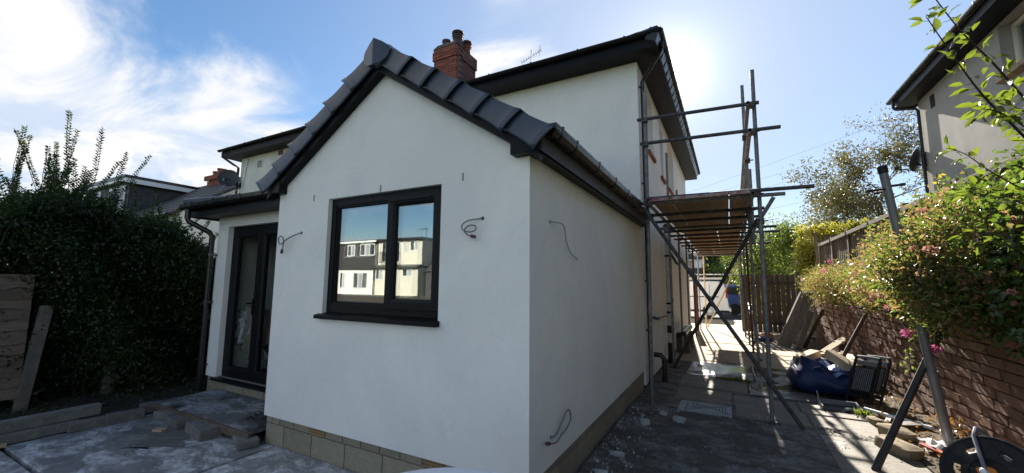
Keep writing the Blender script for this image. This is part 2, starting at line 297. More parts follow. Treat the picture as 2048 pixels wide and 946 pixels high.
# ------------------------------------------------------------------ mesh helpers
class MB:
    def __init__(s): s.v = []; s.f = []
    def add(s, vs, fs):
        o = len(s.v); s.v += [tuple(q) for q in vs]; s.f += [tuple(i+o for i in q) for q in fs]; return s
    def box(s, x0, x1, y0, y1, z0, z1):
        return s.add([(x0, y0, z0), (x1, y0, z0), (x1, y1, z0), (x0, y1, z0), (x0, y0, z1), (x1, y0, z1), (x1, y1, z1), (x0, y1, z1)],
                     [(0, 3, 2, 1), (4, 5, 6, 7), (0, 1, 5, 4), (1, 2, 6, 5), (2, 3, 7, 6), (3, 0, 4, 7)])
    def obox(s, c, a, b, n):
        c, a, b, n = map(Vector, (c, a, b, n))
        vs = [c+i*a+j*b+k*n for k in (-1, 1) for i, j in ((-1, -1), (1, -1), (1, 1), (-1, 1))]
        return s.add(vs, [(0, 3, 2, 1), (4, 5, 6, 7), (0, 1, 5, 4), (1, 2, 6, 5), (2, 3, 7, 6), (3, 0, 4, 7)])
    def bar(s, p, q, w, h, ref=(0, 0, 1)):
        p, q = Vector(p), Vector(q); d = (q-p); l = d.length; d.normalize()
        r = d.cross(Vector(ref)); r = r.normalized() if r.length > 1e-4 else Vector((1, 0, 0)); u = r.cross(d)
        return s.obox((p+q)/2, d*l/2, r*w/2, u*h/2)
    def tube(s, pts, r, n=10, cap=True):
        pts = [Vector(q) for q in pts]; k = len(pts); rs = r if isinstance(r, (list, tuple)) else [r]*k
        d0 = (pts[1]-pts[0]).normalized(); a = d0.orthogonal().normalized(); rings = []
        for i, q in enumerate(pts):
            d = (pts[min(i+1, k-1)]-pts[max(i-1, 0)]).normalized()
            a = (a-d*a.dot(d)); a = a.normalized() if a.length > 1e-6 else d.orthogonal().normalized(); b = d.cross(a)
            rings.append([q+rs[i]*(cos(2*pi*j/n)*a+sin(2*pi*j/n)*b) for j in range(n)])
        vs = [x for g in rings for x in g]; fs = []
        for i in range(k-1):
            for j in range(n): fs.append((i*n+j, i*n+(j+1) % n, (i+1)*n+(j+1) % n, (i+1)*n+j))
        if cap: fs += [tuple(range(n-1, -1, -1)), tuple(range((k-1)*n, k*n))]
        return s.add(vs, fs)
    def pipe(s, p, q, r, wall=0.004, n=14):      # open tube with wall thickness
        p, q = Vector(p), Vector(q); d = (q-p).normalized(); a = d.orthogonal().normalized(); b = d.cross(a); vs = []
        for c, rr in ((p, r), (q, r), (q, r-wall), (p, r-wall)):
            vs += [c+rr*(cos(2*pi*j/n)*a+sin(2*pi*j/n)*b) for j in range(n)]
        fs = []
        for i in range(4):
            i2 = (i+1) % 4
            for j in range(n): fs.append((i*n+j, i*n+(j+1) % n, i2*n+(j+1) % n, i2*n+j))
        return s.add(vs, fs)
    def lathe(s, prof, c=(0, 0, 0), n=20, axis=(0, 0, 1)):
        c = Vector(c); z = Vector(axis).normalized(); a = z.orthogonal().normalized(); b = z.cross(a); vs = []; fs = []
        for r, h in prof: vs += [c+z*h+r*(cos(2*pi*j/n)*a+sin(2*pi*j/n)*b) for j in range(n)]
        for i in range(len(prof)-1):
            for j in range(n): fs.append((i*n+j, i*n+(j+1) % n, (i+1)*n+(j+1) % n, (i+1)*n+j))
        if prof[0][0] > 1e-5: fs.append(tuple(range(n-1, -1, -1)))
        if prof[-1][0] > 1e-5: fs.append(tuple(range((len(prof)-1)*n, len(prof)*n)))
        return s.add(vs, fs)
    def prism(s, poly, axis, a0, a1):            # poly of 2-D points in the other two axes (in x,y,z order)
        def P(q, a): return (a, q[0], q[1]) if axis == 0 else (q[0], a, q[1]) if axis == 1 else (q[0], q[1], a)
        n = len(poly); vs = [P(q, a0) for q in poly]+[P(q, a1) for q in poly]
        fs = [tuple(range(n)), tuple(range(2*n-1, n-1, -1))]+[(i, i+n, (i+1) % n+n, (i+1) % n) for i in range(n)]
        return s.add(vs, fs)
    def slab(s, quad, th):                        # thick sheet under a 3-D quad
        q = [Vector(x) for x in quad]; n = (q[1]-q[0]).cross(q[2]-q[0]).normalized()
        if n.z < 0: n = -n
        lo = [x-n*th for x in q]; k = len(q)
        return s.add(q+lo, [tuple(range(k)), tuple(range(2*k-1, k-1, -1))]+[(i, i+k, (i+1) % k+k, (i+1) % k) for i in range(k)])
    def build(s, name, mt, parent=None, smooth=False, bevel=0.0, fix=True):
        return mk(name, s.v, s.f, mt, parent, smooth, bevel, fix)
def mk(name, v, f, mt, parent=None, smooth=False, bevel=0.0, fix=True):
    me = bpy.data.meshes.new(name)
    off = Vector((0, 0, 0))
    if parent is None:
        A = np.array(v, dtype=float); off = Vector((float((A[:, 0].min()+A[:, 0].max())/2), float((A[:, 1].min()+A[:, 1].max())/2), float(A[:, 2].min())))
        v = [tuple(x) for x in (A-np.array(off))]
    me.from_pydata(v, [], f)
    if fix:
        b = bmesh.new(); b.from_mesh(me); bmesh.ops.recalc_face_normals(b, faces=b.faces); b.to_mesh(me); b.free()
    if smooth:
        me.polygons.foreach_set('use_smooth', [True]*len(me.polygons))
        try: me.set_sharp_from_angle(angle=radians(40))
        except Exception: pass
    me.materials.append(MATS[mt])
    o = bpy.data.objects.new(name, me); COL.objects.link(o); o.location = off
    if parent is not None: adopt(o, parent)
    if bevel:
        md = o.modifiers.new('bevel', 'BEVEL'); md.width = bevel; md.segments = 2; md.limit_method = 'ANGLE'
    return o
def world_of(o):
    m = Matrix.LocRotScale(o.location, o.rotation_euler, o.scale)
    return world_of(o.parent) @ o.matrix_parent_inverse @ m if o.parent else m
def adopt(o, parent):
    o.parent = parent; o.matrix_parent_inverse = world_of(parent).inverted()
def thing(name, label, cat, loc, group=None):
    o = bpy.data.objects.new(name, None); COL.objects.link(o); o.location = loc; o.empty_display_size = 0.2
    return tag(o, label, cat, group)
def tag(o, label=None, cat=None, group=None, kind=None):
    if label: o['label'] = label
    if cat: o['category'] = cat
    if group: o['group'] = group
    if kind: o['kind'] = kind
    return o
def struct(o): o['kind'] = 'structure'; return o
def inst(me, name, loc, rot, scale, parent, mt=None):
    o = bpy.data.objects.new(name, me); COL.objects.link(o); o.location = loc; o.rotation_euler = rot; o.scale = scale
    if parent is not None: adopt(o, parent)
    return o
def mesh_only(mb, mt, name='piece', smooth=False):
    me = bpy.data.meshes.new(name); me.from_pydata(mb.v, [], mb.f); me.materials.append(MATS[mt])
    b = bmesh.new(); b.from_mesh(me); bmesh.ops.recalc_face_normals(b, faces=b.faces); b.to_mesh(me); b.free()
    if smooth: me.polygons.foreach_set('use_smooth', [True]*len(me.polygons))
    return me
def wall(name, axis, outer, thick, u0, u1, z0, z1, holes, mt, parent, top=None):
    """sheet wall with openings; axis 0: plane x=outer (u is y), axis 1: plane y=outer (u is x); thick is signed inwards"""
    us = sorted({u0, u1, *[h[0] for h in holes], *[h[1] for h in holes]}); zs = sorted({z0, z1, *[h[2] for h in holes], *[h[3] for h in holes]})
    P = (lambda u, a, z: (a, u, z)) if axis == 0 else (lambda u, a, z: (u, a, z))
    mb = MB(); inner = outer+thick
    def ins(u, z): return any(h[0] < u < h[1] and h[2] < z < h[3] for h in holes)
    for a, b in zip(us, us[1:]):
        for c, d in zip(zs, zs[1:]):
            if ins((a+b)/2, (c+d)/2): continue
            for pl in (outer, inner): mb.add([P(a, pl, c), P(b, pl, c), P(b, pl, d), P(a, pl, d)], [(0, 1, 2, 3)])
    def ring(a, b, c, d):
        for (p, q), (r, s_) in (((a, c), (b, c)), ((b, c), (b, d)), ((b, d), (a, d)), ((a, d), (a, c))):
            mb.add([P(p, outer, q), P(r, outer, s_), P(r, inner, s_), P(p, inner, q)], [(0, 1, 2, 3)])
    ring(u0, u1, z0, z1)
    for h in holes: ring(*h)
    o = mb.build(name, mt, parent, fix=False)
    return o

# ------------------------------------------------------------------ foliage
def unit(a): return a/np.maximum(np.linalg.norm(a, axis=-1, keepdims=True), 1e-9)
def leaf_obj(name, P, D, S, mt, parent, wid=0.32, fine=False, up_bias=0.6, rnd=None, fold=0.12, droop=0.15):
    P = np.asarray(P, float); D = unit(np.asarray(D, float)); n = len(P); S = np.broadcast_to(np.asarray(S, float), (n,))[:, None]
    nr = unit(rng.normal(size=(n, 3))*0.8+np.array([0, 0, up_bias])); sd = unit(np.cross(D, nr)); nr = np.cross(sd, D)
    if not fine:
        V = np.stack([P, P+D*S*0.45+sd*S*wid+nr*S*fold, P+D*S-nr*S*droop, P+D*S*0.45-sd*S*wid+nr*S*fold], 1); k = 4
        T = np.array([[0, 1, 2], [0, 2, 3]])
    else:
        c1 = P+D*S*0.33; c2 = P+D*S*0.70-nr*S*droop*0.4
        V = np.stack([P, c1+sd*S*wid*0.95+nr*S*fold, c1, c1-sd*S*wid*0.95+nr*S*fold, c2+sd*S*wid*0.8+nr*S*fold*0.7, c2, c2-sd*S*wid*0.8+nr*S*fold*0.7, P+D*S-nr*S*droop], 1); k = 8
        T = np.array([[0, 1, 2], [0, 2, 3], [1, 4, 5], [1, 5, 2], [2, 5, 6], [2, 6, 3], [4, 7, 5], [5, 7, 6]])
    F = (T[None]+np.arange(n)[:, None, None]*k).reshape(-1, 3); V = V.reshape(-1, 3)
    me = bpy.data.meshes.new(name); me.vertices.add(len(V)); me.loops.add(F.size); me.polygons.add(len(F))
    off = np.zeros(3)
    me.vertices.foreach_set('co', (V-off).ravel()); me.loops.foreach_set('vertex_index', F.ravel().astype(np.int32))
    me.polygons.foreach_set('loop_start', np.arange(0, F.size, 3, dtype=np.int32)); me.polygons.foreach_set('loop_total', np.full(len(F), 3, dtype=np.int32))
    me.update(calc_edges=True)
    r = rng.random(n) if rnd is None else np.clip(rnd, 0, 1)
    at = me.attributes.new('rnd', 'FLOAT', 'POINT'); at.data.foreach_set('value', np.repeat(r, k).astype(np.float32))
    if fine: me.polygons.foreach_set('use_smooth', [True]*len(F))
    me.materials.append(MATS[mt])
    o = bpy.data.objects.new(name, me); COL.objects.link(o)
    if parent is not None: adopt(o, parent)
    return o
def clumps(blobs, n, lo=0.55, hi=1.05):
    w = np.array([b[1][0]*b[1][1]*b[1][2] for b in blobs])**0.67; w = w/w.sum(); out = []
    for i in rng.choice(len(blobs), n, p=w):
        c, r = np.array(blobs[i][0]), np.array(blobs[i][1]); d = unit(rng.normal(size=3)); out.append(c+d*r*rng.uniform(lo, hi))
    return np.array(out)
def spray(C, per, rad, size, jit=0.4):
    n = len(C)*per; Pc = np.repeat(C, per, 0); o = rng.normal(size=(n, 3))*rad; P = Pc+o
    D = unit(o+rng.normal(size=(n, 3))*rad*0.9+np.array([0, 0, -0.15*rad])); S = size*rng.uniform(1-jit, 1+jit, n)
    return P, D, S
def grow(mb, p, d, length, r, depth, tips, spread=0.6, lift=0.15, kids=3, seg=4, taper=0.55, shrink=0.68):
    p = Vector(p); d = Vector(d).normalized(); pts = [p.copy()]; rs = [r]
    for i in range(seg):
        d = (d+Vector(rng.normal(size=3))*0.14+Vector((0, 0, lift*0.12))).normalized(); p = p+d*length/seg; pts.append(p.copy()); rs.append(r*(1-(1-taper)*(i+1)/seg))
    mb.tube(pts, rs, 6 if r > 0.012 else 4, cap=False)
    if depth == 0:
        tips += pts[1:]; return
    for k in range(kids):
        i = rng.integers(1, seg+1) if k else seg
        nd = (d+Vector(rng.normal(size=3))*spread+Vector((0, 0, lift))).normalized()
        grow(mb, pts[i], nd, length*shrink*rng.uniform(0.75, 1.15), rs[i]*0.72, depth-1, tips, spread, lift, kids, seg, taper, shrink)

# ================================================================== SETTING
def sheet(name, x0, x1, y0, y1, z, mt, th=0.0):
    mb = MB()
    if th: mb.box(x0, x1, y0, y1, z-th, z)
    else: mb.add([(x0, y0, z), (x1, y0, z), (x1, y1, z), (x0, y1, z)], [(0, 1, 2, 3)])
    return struct(mb.build(name, mt))
def bumpy(name, x0, x1, y0, y1, nx, ny, zf, mt):
    xs = np.linspace(x0, x1, nx); ys = np.linspace(y0, y1, ny); v = []; f = []
    for j in range(ny):
        for i in range(nx): v.append((xs[i], ys[j], zf(xs[i], ys[j])))
    for j in range(ny-1):
        for i in range(nx-1): a = j*nx+i; f.append((a, a+1, a+nx+1, a+nx))
    return struct(mk(name, v, f, mt, None, True, 0, False))
_ph = [(rng.uniform(2, 28), rng.uniform(2, 28), rng.uniform(0, 6.28), rng.uniform(0.2, 1)) for _ in range(26)]
def wob(x, y): return sum(a/(0.4+0.12*(p+q))*sin(p*x*0.55+q*y*0.45+s)*cos(q*x*0.4-p*y*0.5+s*2) for p, q, s, a in _ph)/6
sheet('ground', -400, 400, -400, 400, -0.08, 'grassy')
bumpy('mud_ground', 0.02, 2.72, -3.4, 3.34, 150, 340, lambda x, y: -0.010+0.010*wob(x, y)+0.006*rng.normal()+0.012*max(0, math.sin(7.3*x+2*math.sin(3.1*y))*math.sin(5.9*y+1.7*math.sin(4*x)))+0.05*max(0, 1-x/0.45)*(0.6+0.5*wob(y*2, x)), 'mud')
bumpy('garden_soil', -9.5, -5.0, -4.0, 4.0, 70, 90, lambda x, y: -0.015+0.03*wob(x, y)+0.05*max(0, min(1, (-5.2-x)/0.8)), 'soil')
bumpy('border_soil', 2.70, 3.31, 0.4, 11.6, 26, 200, lambda x, y: 0.018+0.035*wob(x, y)+0.05*(x-2.7), 'leaf_litter')
# concrete patio in bays
patio = struct(bpy.data.objects.new('patio', None)); COL.objects.link(patio); patio.location = (-2.8, -1.5, 0)
for x0, x1, y0, y1, z, mt in [(-5.02, -2.80, -1.262, 0.016, 0.0, 'patio_conc'), (-2.755, 0.02, -3.6, 0.016, 0.004, 'patio_conc_b'), (-5.02, -2.80, -3.6, -1.30, -0.004, 'patio_conc'),
                          (-5.06, -3.0, 0.03, 0.62, -0.012, 'patio_conc')]:
    MB().box(x0, x1, y0, y1, z-0.1, z).build('slab', mt, patio, bevel=0.008)
n_ = 40; MB().add([(-4.12+(0.50+0.09*sin(3*a)+0.07*sin(7*a+1)+0.03*sin(17*a))*cos(a), -0.47+(0.26+0.05*sin(4*a+2)+0.03*sin(9*a)+0.015*sin(19*a))*sin(a), 0.0045) for a in np.linspace(0, 2*pi, n_, endpoint=False)], [tuple(range(n_))]).build('damp_patch', 'damp_conc', patio)
# side path: slabs by the scaffold, then the long drive
path = struct(bpy.data.objects.new('path', None)); COL.objects.link(path); path.location = (1.4, 5, 0)
for x0, x1, y0, y1, z, mt in [(1.22, 1.99, 3.30, 3.86, 0.004, 'slab_damp'), (2.01, 2.70, 3.10, 3.86, -0.004, 'slab_damp'), (0.46, 1.18, 3.80, 4.47, 0.008, 'slab_damp'), (1.20, 1.95, 3.89, 4.40, -0.003, 'slab_damp'),
                          (1.97, 2.70, 3.89, 4.42, 0.003, 'slab_damp'), (0.44, 1.40, 4.55, 5.42, 0.020, 'slab_damp'), (1.42, 2.70, 4.50, 5.40, 0.012, 'slab_wet'), (0.46, 1.52, 5.46, 6.86, 0.014, 'slab_wet'),
                          (1.54, 2.70, 5.44, 6.85, 0.008, 'slab_wet'), (2.01, 2.70, 1.9, 3.07, 0.006, 'slab_damp')]:
    MB().box(x0, x1, y0, y1, z-0.09, z).build('slab', mt, path, bevel=0.01)
sheet('side_soil', 0.0, 2.72, 3.30, 6.95, -0.010, 'mud')
sheet('driveway', 0.0, 3.31, 6.92, 13.0, 0.0, 'drive_conc', 0.1)
sheet('forecourt', -14, 9, 13.0, 18.6, -0.004, 'drive_conc', 0.1)
sheet('road', -60, 60, 18.6, 28, -0.06, 'asphalt')
MB().box(3.56, 40, -8, 14.9, -0.1, 1.10).build('neighbour_garden', 'grassy')['kind'] = 'structure'
# weeds between wet slabs
def tuft(name, label, c, n, h, rad, mt='grass_blade', group=None, wid=0.07):
    c = np.array(c); P = c+rng.normal(size=(n, 3))*np.array([rad[0], rad[1], 0]); D = unit(rng.normal(size=(n, 3))*0.7+np.array([0, 0, 0.9]))
    o = leaf_obj(name, P-c, D, h*rng.uniform(0.5, 1.3, n), mt, None, wid, fold=0.02, droop=0.3); o.location = Vector(c)
    return tag(o, label, 'weed', group, 'stuff')
tuft('weed_tuft', 'low green weed tuft in the joint of the wet slabs', (1.25, 5.30, 0.01), 260, 0.07, (0.16, 0.035))
tuft('weed_tuft', 'tiny green weed in the crack beyond the wet slabs, nearest the sunlit drive', (1.15, 6.86, 0.01), 90, 0.05, (0.10, 0.02))
tuft('weed_tuft', 'small weed beside the black tray by the brick wall', (2.62, 4.12, 0.02), 120, 0.07, (0.05, 0.05))

# ================================================================== THE HOUSE
EW, ZE, ZB, ZA, ML, ZS, ME_ = 2.966, 2.545, 0.268, 3.517, 4.23, 5.43, 12.9
house = thing('house', 'white rendered house with gabled rear extension and dark roof trim, wrapped in scaffold', 'house', (-3, 6, 0))
def H(mb, name, mt, **k): return mb.build(name, mt, house, **k)
# --- walls
front = MB()
wx0, wx1, wz0, wz1 = -2.175, -0.795, 1.318, 2.405
gable = wall('wall', 1, 0.0, 0.30, -EW, 0.0, ZB, ZE, [(wx0, wx1, wz0-0.045, wz1)], 'render_white', house)
gable['label'] = 'white rendered gable wall of the extension'
H(MB().prism([(-EW, ZE), (0, ZE), (-EW/2, ZA+0.03)], 1, 0.0, 0.30), 'gable_top', 'render_white', fix=True)
wall('wall', 0, 0.0, -0.30, 0.30, ML, ZB, ZE+0.04, [], 'render_white', house)
upw = [(5.12, 5.78, 4.12, 5.22), (6.72, 7.22, 4.0, 5.15), (7.95, 9.20, 4.0, 5.22), (7.48, 7.92, 1.25, 2.42)]
wall('wall', 0, 0.0, -0.30, ML, ME_, 0.02, ZS+0.05, upw, 'render_white', house)
wall('wall', 0, -EW, 0.30, 0.30, 0.62, ZB, ZE+0.04, [], 'render_white', house)
dx0, dx1, dz0, dz1 = -5.15, -3.02, 0.272, 2.385
wall('wall', 1, 0.60, 0.28, -5.42, -EW, ZB, ZE+0.04, [(dx0, dx1, ZB, dz1)], 'render_white', house)
wall('wall', 0, -5.42, 0.28, 0.88, ML, ZB, ZE+0.04, [], 'render_white', house)
wall('wall', 1, ML, 0.30, -6.05, -0.30, 2.2, ZS+0.05, [], 'render_white', house)
wall('wall', 1, ME_, -0.30, -6.05, -0.30, 0.0, ZS+0.05, [], 'render_white', house)
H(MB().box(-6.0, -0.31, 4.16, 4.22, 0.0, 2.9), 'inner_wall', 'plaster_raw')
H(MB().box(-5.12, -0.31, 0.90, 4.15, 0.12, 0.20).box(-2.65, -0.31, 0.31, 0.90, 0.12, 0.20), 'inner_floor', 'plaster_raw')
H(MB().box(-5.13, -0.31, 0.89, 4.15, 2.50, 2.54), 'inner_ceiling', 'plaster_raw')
# --- plinth of blocks, bricks and air bricks
pl = H(MB().box(-EW+0.03, -0.03, 0.035, 0.25, -0.1, ZB+0.01).box(-0.25, -0.035, 0.25, 4.2, -0.1, ZB+0.01).box(-5.39, -2.9, 0.635, 0.85, -0.1, ZB+0.01).box(-5.385, -5.2, 0.85, 4.2, -0.1, ZB+0.01), 'plinth', 'mortar')
def blockmesh(): return mesh_only(MB().box(-0.5, 0.5, -0.5, 0.5, -0.5, 0.5), 'block', 'block')
bme = [blockmesh() for _ in range(1)][0]
def pblock(x0, x1, y0, y1, z0, z1, nm='block'):
    o = inst(bme, nm, ((x0+x1)/2, (y0+y1)/2, (z0+z1)/2), (0, 0, 0), (x1-x0, y1-y0, z1-z0), pl)
    md = o.modifiers.new('bevel', 'BEVEL'); md.width = 0.004; md.segments = 1
    return o
js = [-EW+0.012, -2.66, -2.245, -1.795, -1.345, -0.895, -0.445, -0.012]
for a, b in zip(js, js[1:]): pblock(a+0.005, b-0.005, 0.022, 0.12, -0.08, 0.192)
us = [-EW+0.012, -2.86, -2.74, -2.51, -2.285, -2.06, -1.83, -1.605, -1.38, -1.155, -0.93, -0.71, -0.485, -0.26, -0.012]
for a, b in zip(us, us[1:]):
    if abs(a+2.285) < 0.01 or abs(a+0.93) < 0.01: continue
    pblock(a+0.005, b-0.005, 0.022, 0.12, 0.202, ZB-0.002, 'brick')
yy = 0.14
while yy < 4.15:
    b = min(yy+0.45, 4.2); pblock(-0.12, -0.022, yy+0.005, b-0.005, -0.08, 0.192)
    c = yy
    while c < b-0.05: pblock(-0.12, -0.022, c+0.005, min(c+0.225, b)-0.005, 0.202, ZB-0.002, 'brick'); c += 0.225
    yy = b
xx = -5.40
while xx < -3.0:
    b = min(xx+0.45, -2.97); pblock(xx+0.005, b-0.005, 0.622, 0.70, 0.0, 0.262 if xx < -5.2 else 0.222); xx = b
for cx in (-2.1725, -0.82):
    x0, x1 = cx-0.107, cx+0.107; m_ = MB(); z0, z1 = 0.203, ZB-0.003
    zs_ = [z0, z0+0.012, z0+0.028, z0+0.036, z0+0.052, z1]
    for k in (0, 2, 4): m_.box(x0, x1, 0.018, 0.06, zs_[k], zs_[k+1])
    for k in range(10):
        c = x0+0.006+k*(x1-x0-0.012)/9
        for z_ in (1, 3): m_.box(c-0.0055, c+0.0055, 0.0185, 0.06, zs_[z_]+0.0004, zs_[z_+1]-0.0004)
    ab = m_.build('air_brick', 'air_brick', pl); MB().box(x0+0.002, x1-0.002, 0.05, 0.07, z0+0.002, z1-0.002).build('hole', 'hole_shade', pl)  # solid near-black backing, painted shade for the air brick openings
# --- gable roof
S_ = (ZA-ZE)/(EW/2); XR = -EW/2
def zl(x, o=0.0): return ZA+o-S_*abs(x-XR)
xe = 0.125
roof = H(MB().prism([(XR, ZA+0.20), (xe, zl(xe, 0.20)), (xe, zl(xe, 0.06)), (XR, ZA+0.06)], 1, -0.06, ML).prism([(XR, ZA+0.20), (XR, ZA+0.06), (2*XR-xe, zl(xe, 0.06)), (2*XR-xe, zl(xe, 0.20))], 1, -0.06, ML), 'roof', 'tile_plain')
roof['label'] = 'dark tiled pitched roof of the extension'
# barge boards
for sgn in (1, -1):
    X = lambda x: XR+sgn*(x-XR)
    H(MB().prism([(X(XR), ZA-0.012), (X(xe-0.02), zl(xe-0.02, -0.012)), (X(xe-0.02), zl(xe-0.02, 0.145)), (X(XR), ZA+0.145)], 1, -0.082, -0.003), 'barge_board', 'soffit_black', bevel=0.003)
    H(MB().box(*sorted((X(-0.115), X(0.100))), -0.090, 0.098 if sgn > 0 else 0.02, 2.522, 2.645), 'box_end', 'soffit_black', bevel=0.004)
# verge tiles
sl_len = math.hypot(1, S_); dn = Vector((1, 0, -S_)).normalized(); nn = Vector((S_, 0, 1)).normalized()
L_, HT = 0.335, 0.172; mb = MB(); nU, nV = 6, 6; v = []; f = []
for i in range(nU+1):
    for j in range(nV+1):
        s_ = i/nU; h = j/nV; se = s_*(L_+0.035*h*h-0.012*(1-h)); fl = 0.004+0.010*s_**2+0.024*s_**5
        v.append((se, -0.040-fl+0.012*h*h, -HT*0.55+h*HT+0.012*s_*h-0.016*(1-h)*s_**4+0.010*h*s_**5))
for i in range(nU):
    for j in range(nV): a = i*(nV+1)+j; f.append((a, a+nV+1, a+nV+2, a+1))
o_ = len(v)
for i in range(nU+1):
    s_ = i/nU; se = s_*(L_+0.035); v.append((se, 0.07, HT*0.45+0.012*s_+0.012))
for i in range(nU): f.append((i*(nV+1)+nV, (i+1)*(nV+1)+nV, o_+i+1, o_+i))
vme = bpy.data.meshes.new('verge_tile'); vme.from_pydata(v, [], f); vme.materials.append(MATS['tile_dark']); vme.polygons.foreach_set('use_smooth', [True]*len(f)); vme.set_sharp_from_angle(angle=radians(50))
for sgn in (1, -1):
    for k in range(6):
        d0 = 0.10+k*0.308; base = Vector((XR, -0.068+0.0, ZA+0.172))+Vector((dn.x, 0, dn.z))*d0+nn*(0.0)
        o = bpy.data.objects.new('verge_tile', vme); COL.objects.link(o)
        M = Matrix(((dn.x, 0, nn.x, base.x), (0, 1, 0, base.y), (dn.z, 0, nn.z, base.z), (0, 0, 0, 1))) @ Matrix.Rotation(radians(1.6), 4, 'Y')
        if sgn < 0: M = Matrix.Translation((2*XR, 0, 0)) @ Matrix.Scale(-1, 4, (1, 0, 0)) @ M
        o.parent = roof; o.matrix_parent_inverse = Matrix.Identity(4); o.matrix_basis = M
        md = o.modifiers.new('thick', 'SOLIDIFY'); md.thickness = 0.010; md.offset = -1
# ridge end cap: two shallow facets over a round foot
v = []; f = []; prof = [(0, 0.100), (0.08, 0.058), (0.150, 0.008), (0.162, -0.03), (0.152, -0.075), (0.122, -0.115), (0.076, -0.143), (0, -0.155)]
cz = ZA+0.172; c0 = len(v)
for sgn in (1, -1):
    m_ = MB(); pts = [(XR+sgn*a, cz+b) for a, b in prof]
    fv = [(x, -0.165+0.04*abs(x-XR)/0.16, z) for x, z in pts]; bv = [(x, -0.05, z) for x, z in pts]; n = len(pts)
    m_.add(fv+bv, [tuple(range(n)), tuple(range(2*n-1, n-1, -1))]+[(i, i+n, (i+1) % n+n, (i+1) % n) for i in range(n)])
    m_.build('ridge_cap', 'tile_dark', roof, bevel=0.004)
rt_ = MB()
for k in range(11):
    y0 = -0.06+k*0.39
    rt_.prism([(XR+0.15*cos(a), ZA+0.15+0.11*sin(a)) for a in np.linspace(0, pi, 9)], 1, y0, y0+0.385)
rt_.build('ridge_tile', 'tile_dark', roof)['kind'] = 'stuff'
# --- eaves, fascia and gutters
def gutter(name, a, b, out, z, mt, w=0.112, d=0.075, parent=None, axis=1, brackets=None, square=True):
    """runs from a to b along the axis, hung on a fascia at out; w is signed outwards"""
    s_ = 1 if w > 0 else -1; w = abs(w)
    if square: oc = [(0.004, 0), (0.004, -d*0.95), (w*0.25, -d), (w*0.72, -d), (w*0.93, -d*0.62), (w, -0.008), (w, 0)]
    else: oc = [(w/2-w/2*cos(t_), -w*0.52*sin(t_)) for t_ in np.linspace(0, pi, 11)]; oc = [(x+0.004, zz_) for x, zz_ in oc]
    ic = [(min(max(x, 0.010), w-0.008) if i not in (0, len(oc)-1) else (0.010 if i == 0 else w-0.008), zz_+0.006 if zz_ < -0.01 else zz_) for i, (x, zz_) in enumerate(oc)]
    poly = oc+ic[::-1]; P = (lambda o_, z_, t_: (out+s_*o_, t_, z+z_)) if axis == 1 else (lambda o_, z_, t_: (t_, out+s_*o_, z+z_))
    m_ = MB(); n = len(poly); m_.add([P(*q, a) for q in poly]+[P(*q, b) for q in poly], [(i, i+n, (i+1) % n+n, (i+1) % n) for i in range(n)]+[tuple(range(n)), tuple(range(2*n-1, n-1, -1))])
    for e in (a, b):                                                   # stop ends
        m_.add([P(*q, e-0.006) for q in oc]+[P(*q, e+0.006) for q in oc], [tuple(range(len(oc))), tuple(range(2*len(oc)-1, len(oc)-1, -1))]+[(i, i+len(oc), (i+1) % len(oc)+len(oc), (i+1) % len(oc)) for i in range(len(oc))])
    g_ = m_.build(name, mt, parent)
    for t_ in (brackets or []):
        k_ = MB(); big_ = [(x+(0.005 if x > w*0.5 else 0.0), zz_-0.005 if zz_ < -0.01 else zz_+0.012) for x, zz_ in oc]
        nb = len(big_); k_.add([P(*q, t_-0.012) for q in big_]+[P(*q, t_+0.012) for q in big_], [(i, i+nb, (i+1) % nb+nb, (i+1) % nb) for i in range(nb)]+[tuple(range(nb)), tuple(range(2*nb-1, nb-1, -1))])
        k_.build('gutter_bracket', mt, g_)
    return g_
H(MB().box(-0.02, 0.096, 0.02, ML, 2.532, 2.546), 'soffit', 'soffit_black')
H(MB().box(0.084, 0.102, 0.10, ML-0.01, 2.522, 2.715), 'fascia', 'soffit_black')
gutter('gutter', -0.03, 4.16, 0.104, 2.722, 'gutter_black', 0.118, 0.082, house, 1, [0.10, 0.42, 1.05, 1.68, 2.30, 2.95, 3.55, 4.05])['label'] = 'black square gutter along the side of the extension'
H(MB().box(-5.66, -EW-0.002, 0.35, 0.62, 2.532, 2.546), 'soffit', 'soffit_black')
H(MB().box(-5.67, -EW-0.002, 0.334, 0.349, 2.515, 2.69), 'fascia', 'soffit_black')
H(MB().box(-5.682, -5.668, 0.334, 4.2, 2.515, 2.69), 'fascia', 'soffit_black')
gutter('gutter', -5.74, -EW-0.004, 0.332, 2.70, 'gutter_black', -0.115, 0.080, house, 0, [-5.60, -5.42, -4.85, -4.2, -3.55, -3.1])['label'] = 'black gutter over the patio door'
# lean-to roof with a hip on its left, in courses
lr = MB(); tp = 0.262; X0, Y0, Z0 = -5.72, 0.27, 2.69
for k in range(9):
    a, b = k*0.30, (k+1)*0.30
    z_a, z_b = Z0+a*tp+0.022, Z0+b*tp+0.002
    lr.slab([(X0+a+0.0, Y0+a, z_a), (-2.9, Y0+a, z_a), (-2.9, Y0+b, z_b), (X0+b, Y0+b, z_b)], 0.02)
    lr.slab([(X0+a, Y0+a, z_a-0.001), (X0+b, Y0+b, z_b-0.001), (X0+b, 4.2, z_b-0.001), (X0+a, 4.2, z_a-0.001)], 0.02)
lr.build('lean_to_roof', 'tile_dark', house)
hp = MB()
for k in range(7): hp.tube([(X0+k*0.37, Y0+k*0.37, Z0+k*0.37*tp+0.045), (X0+k*0.37+0.36, Y0+k*0.37+0.36, Z0+(k*0.37+0.36)*tp+0.035)], 0.06, 8)
hp.build('hip_tile', 'tile_dark', house)
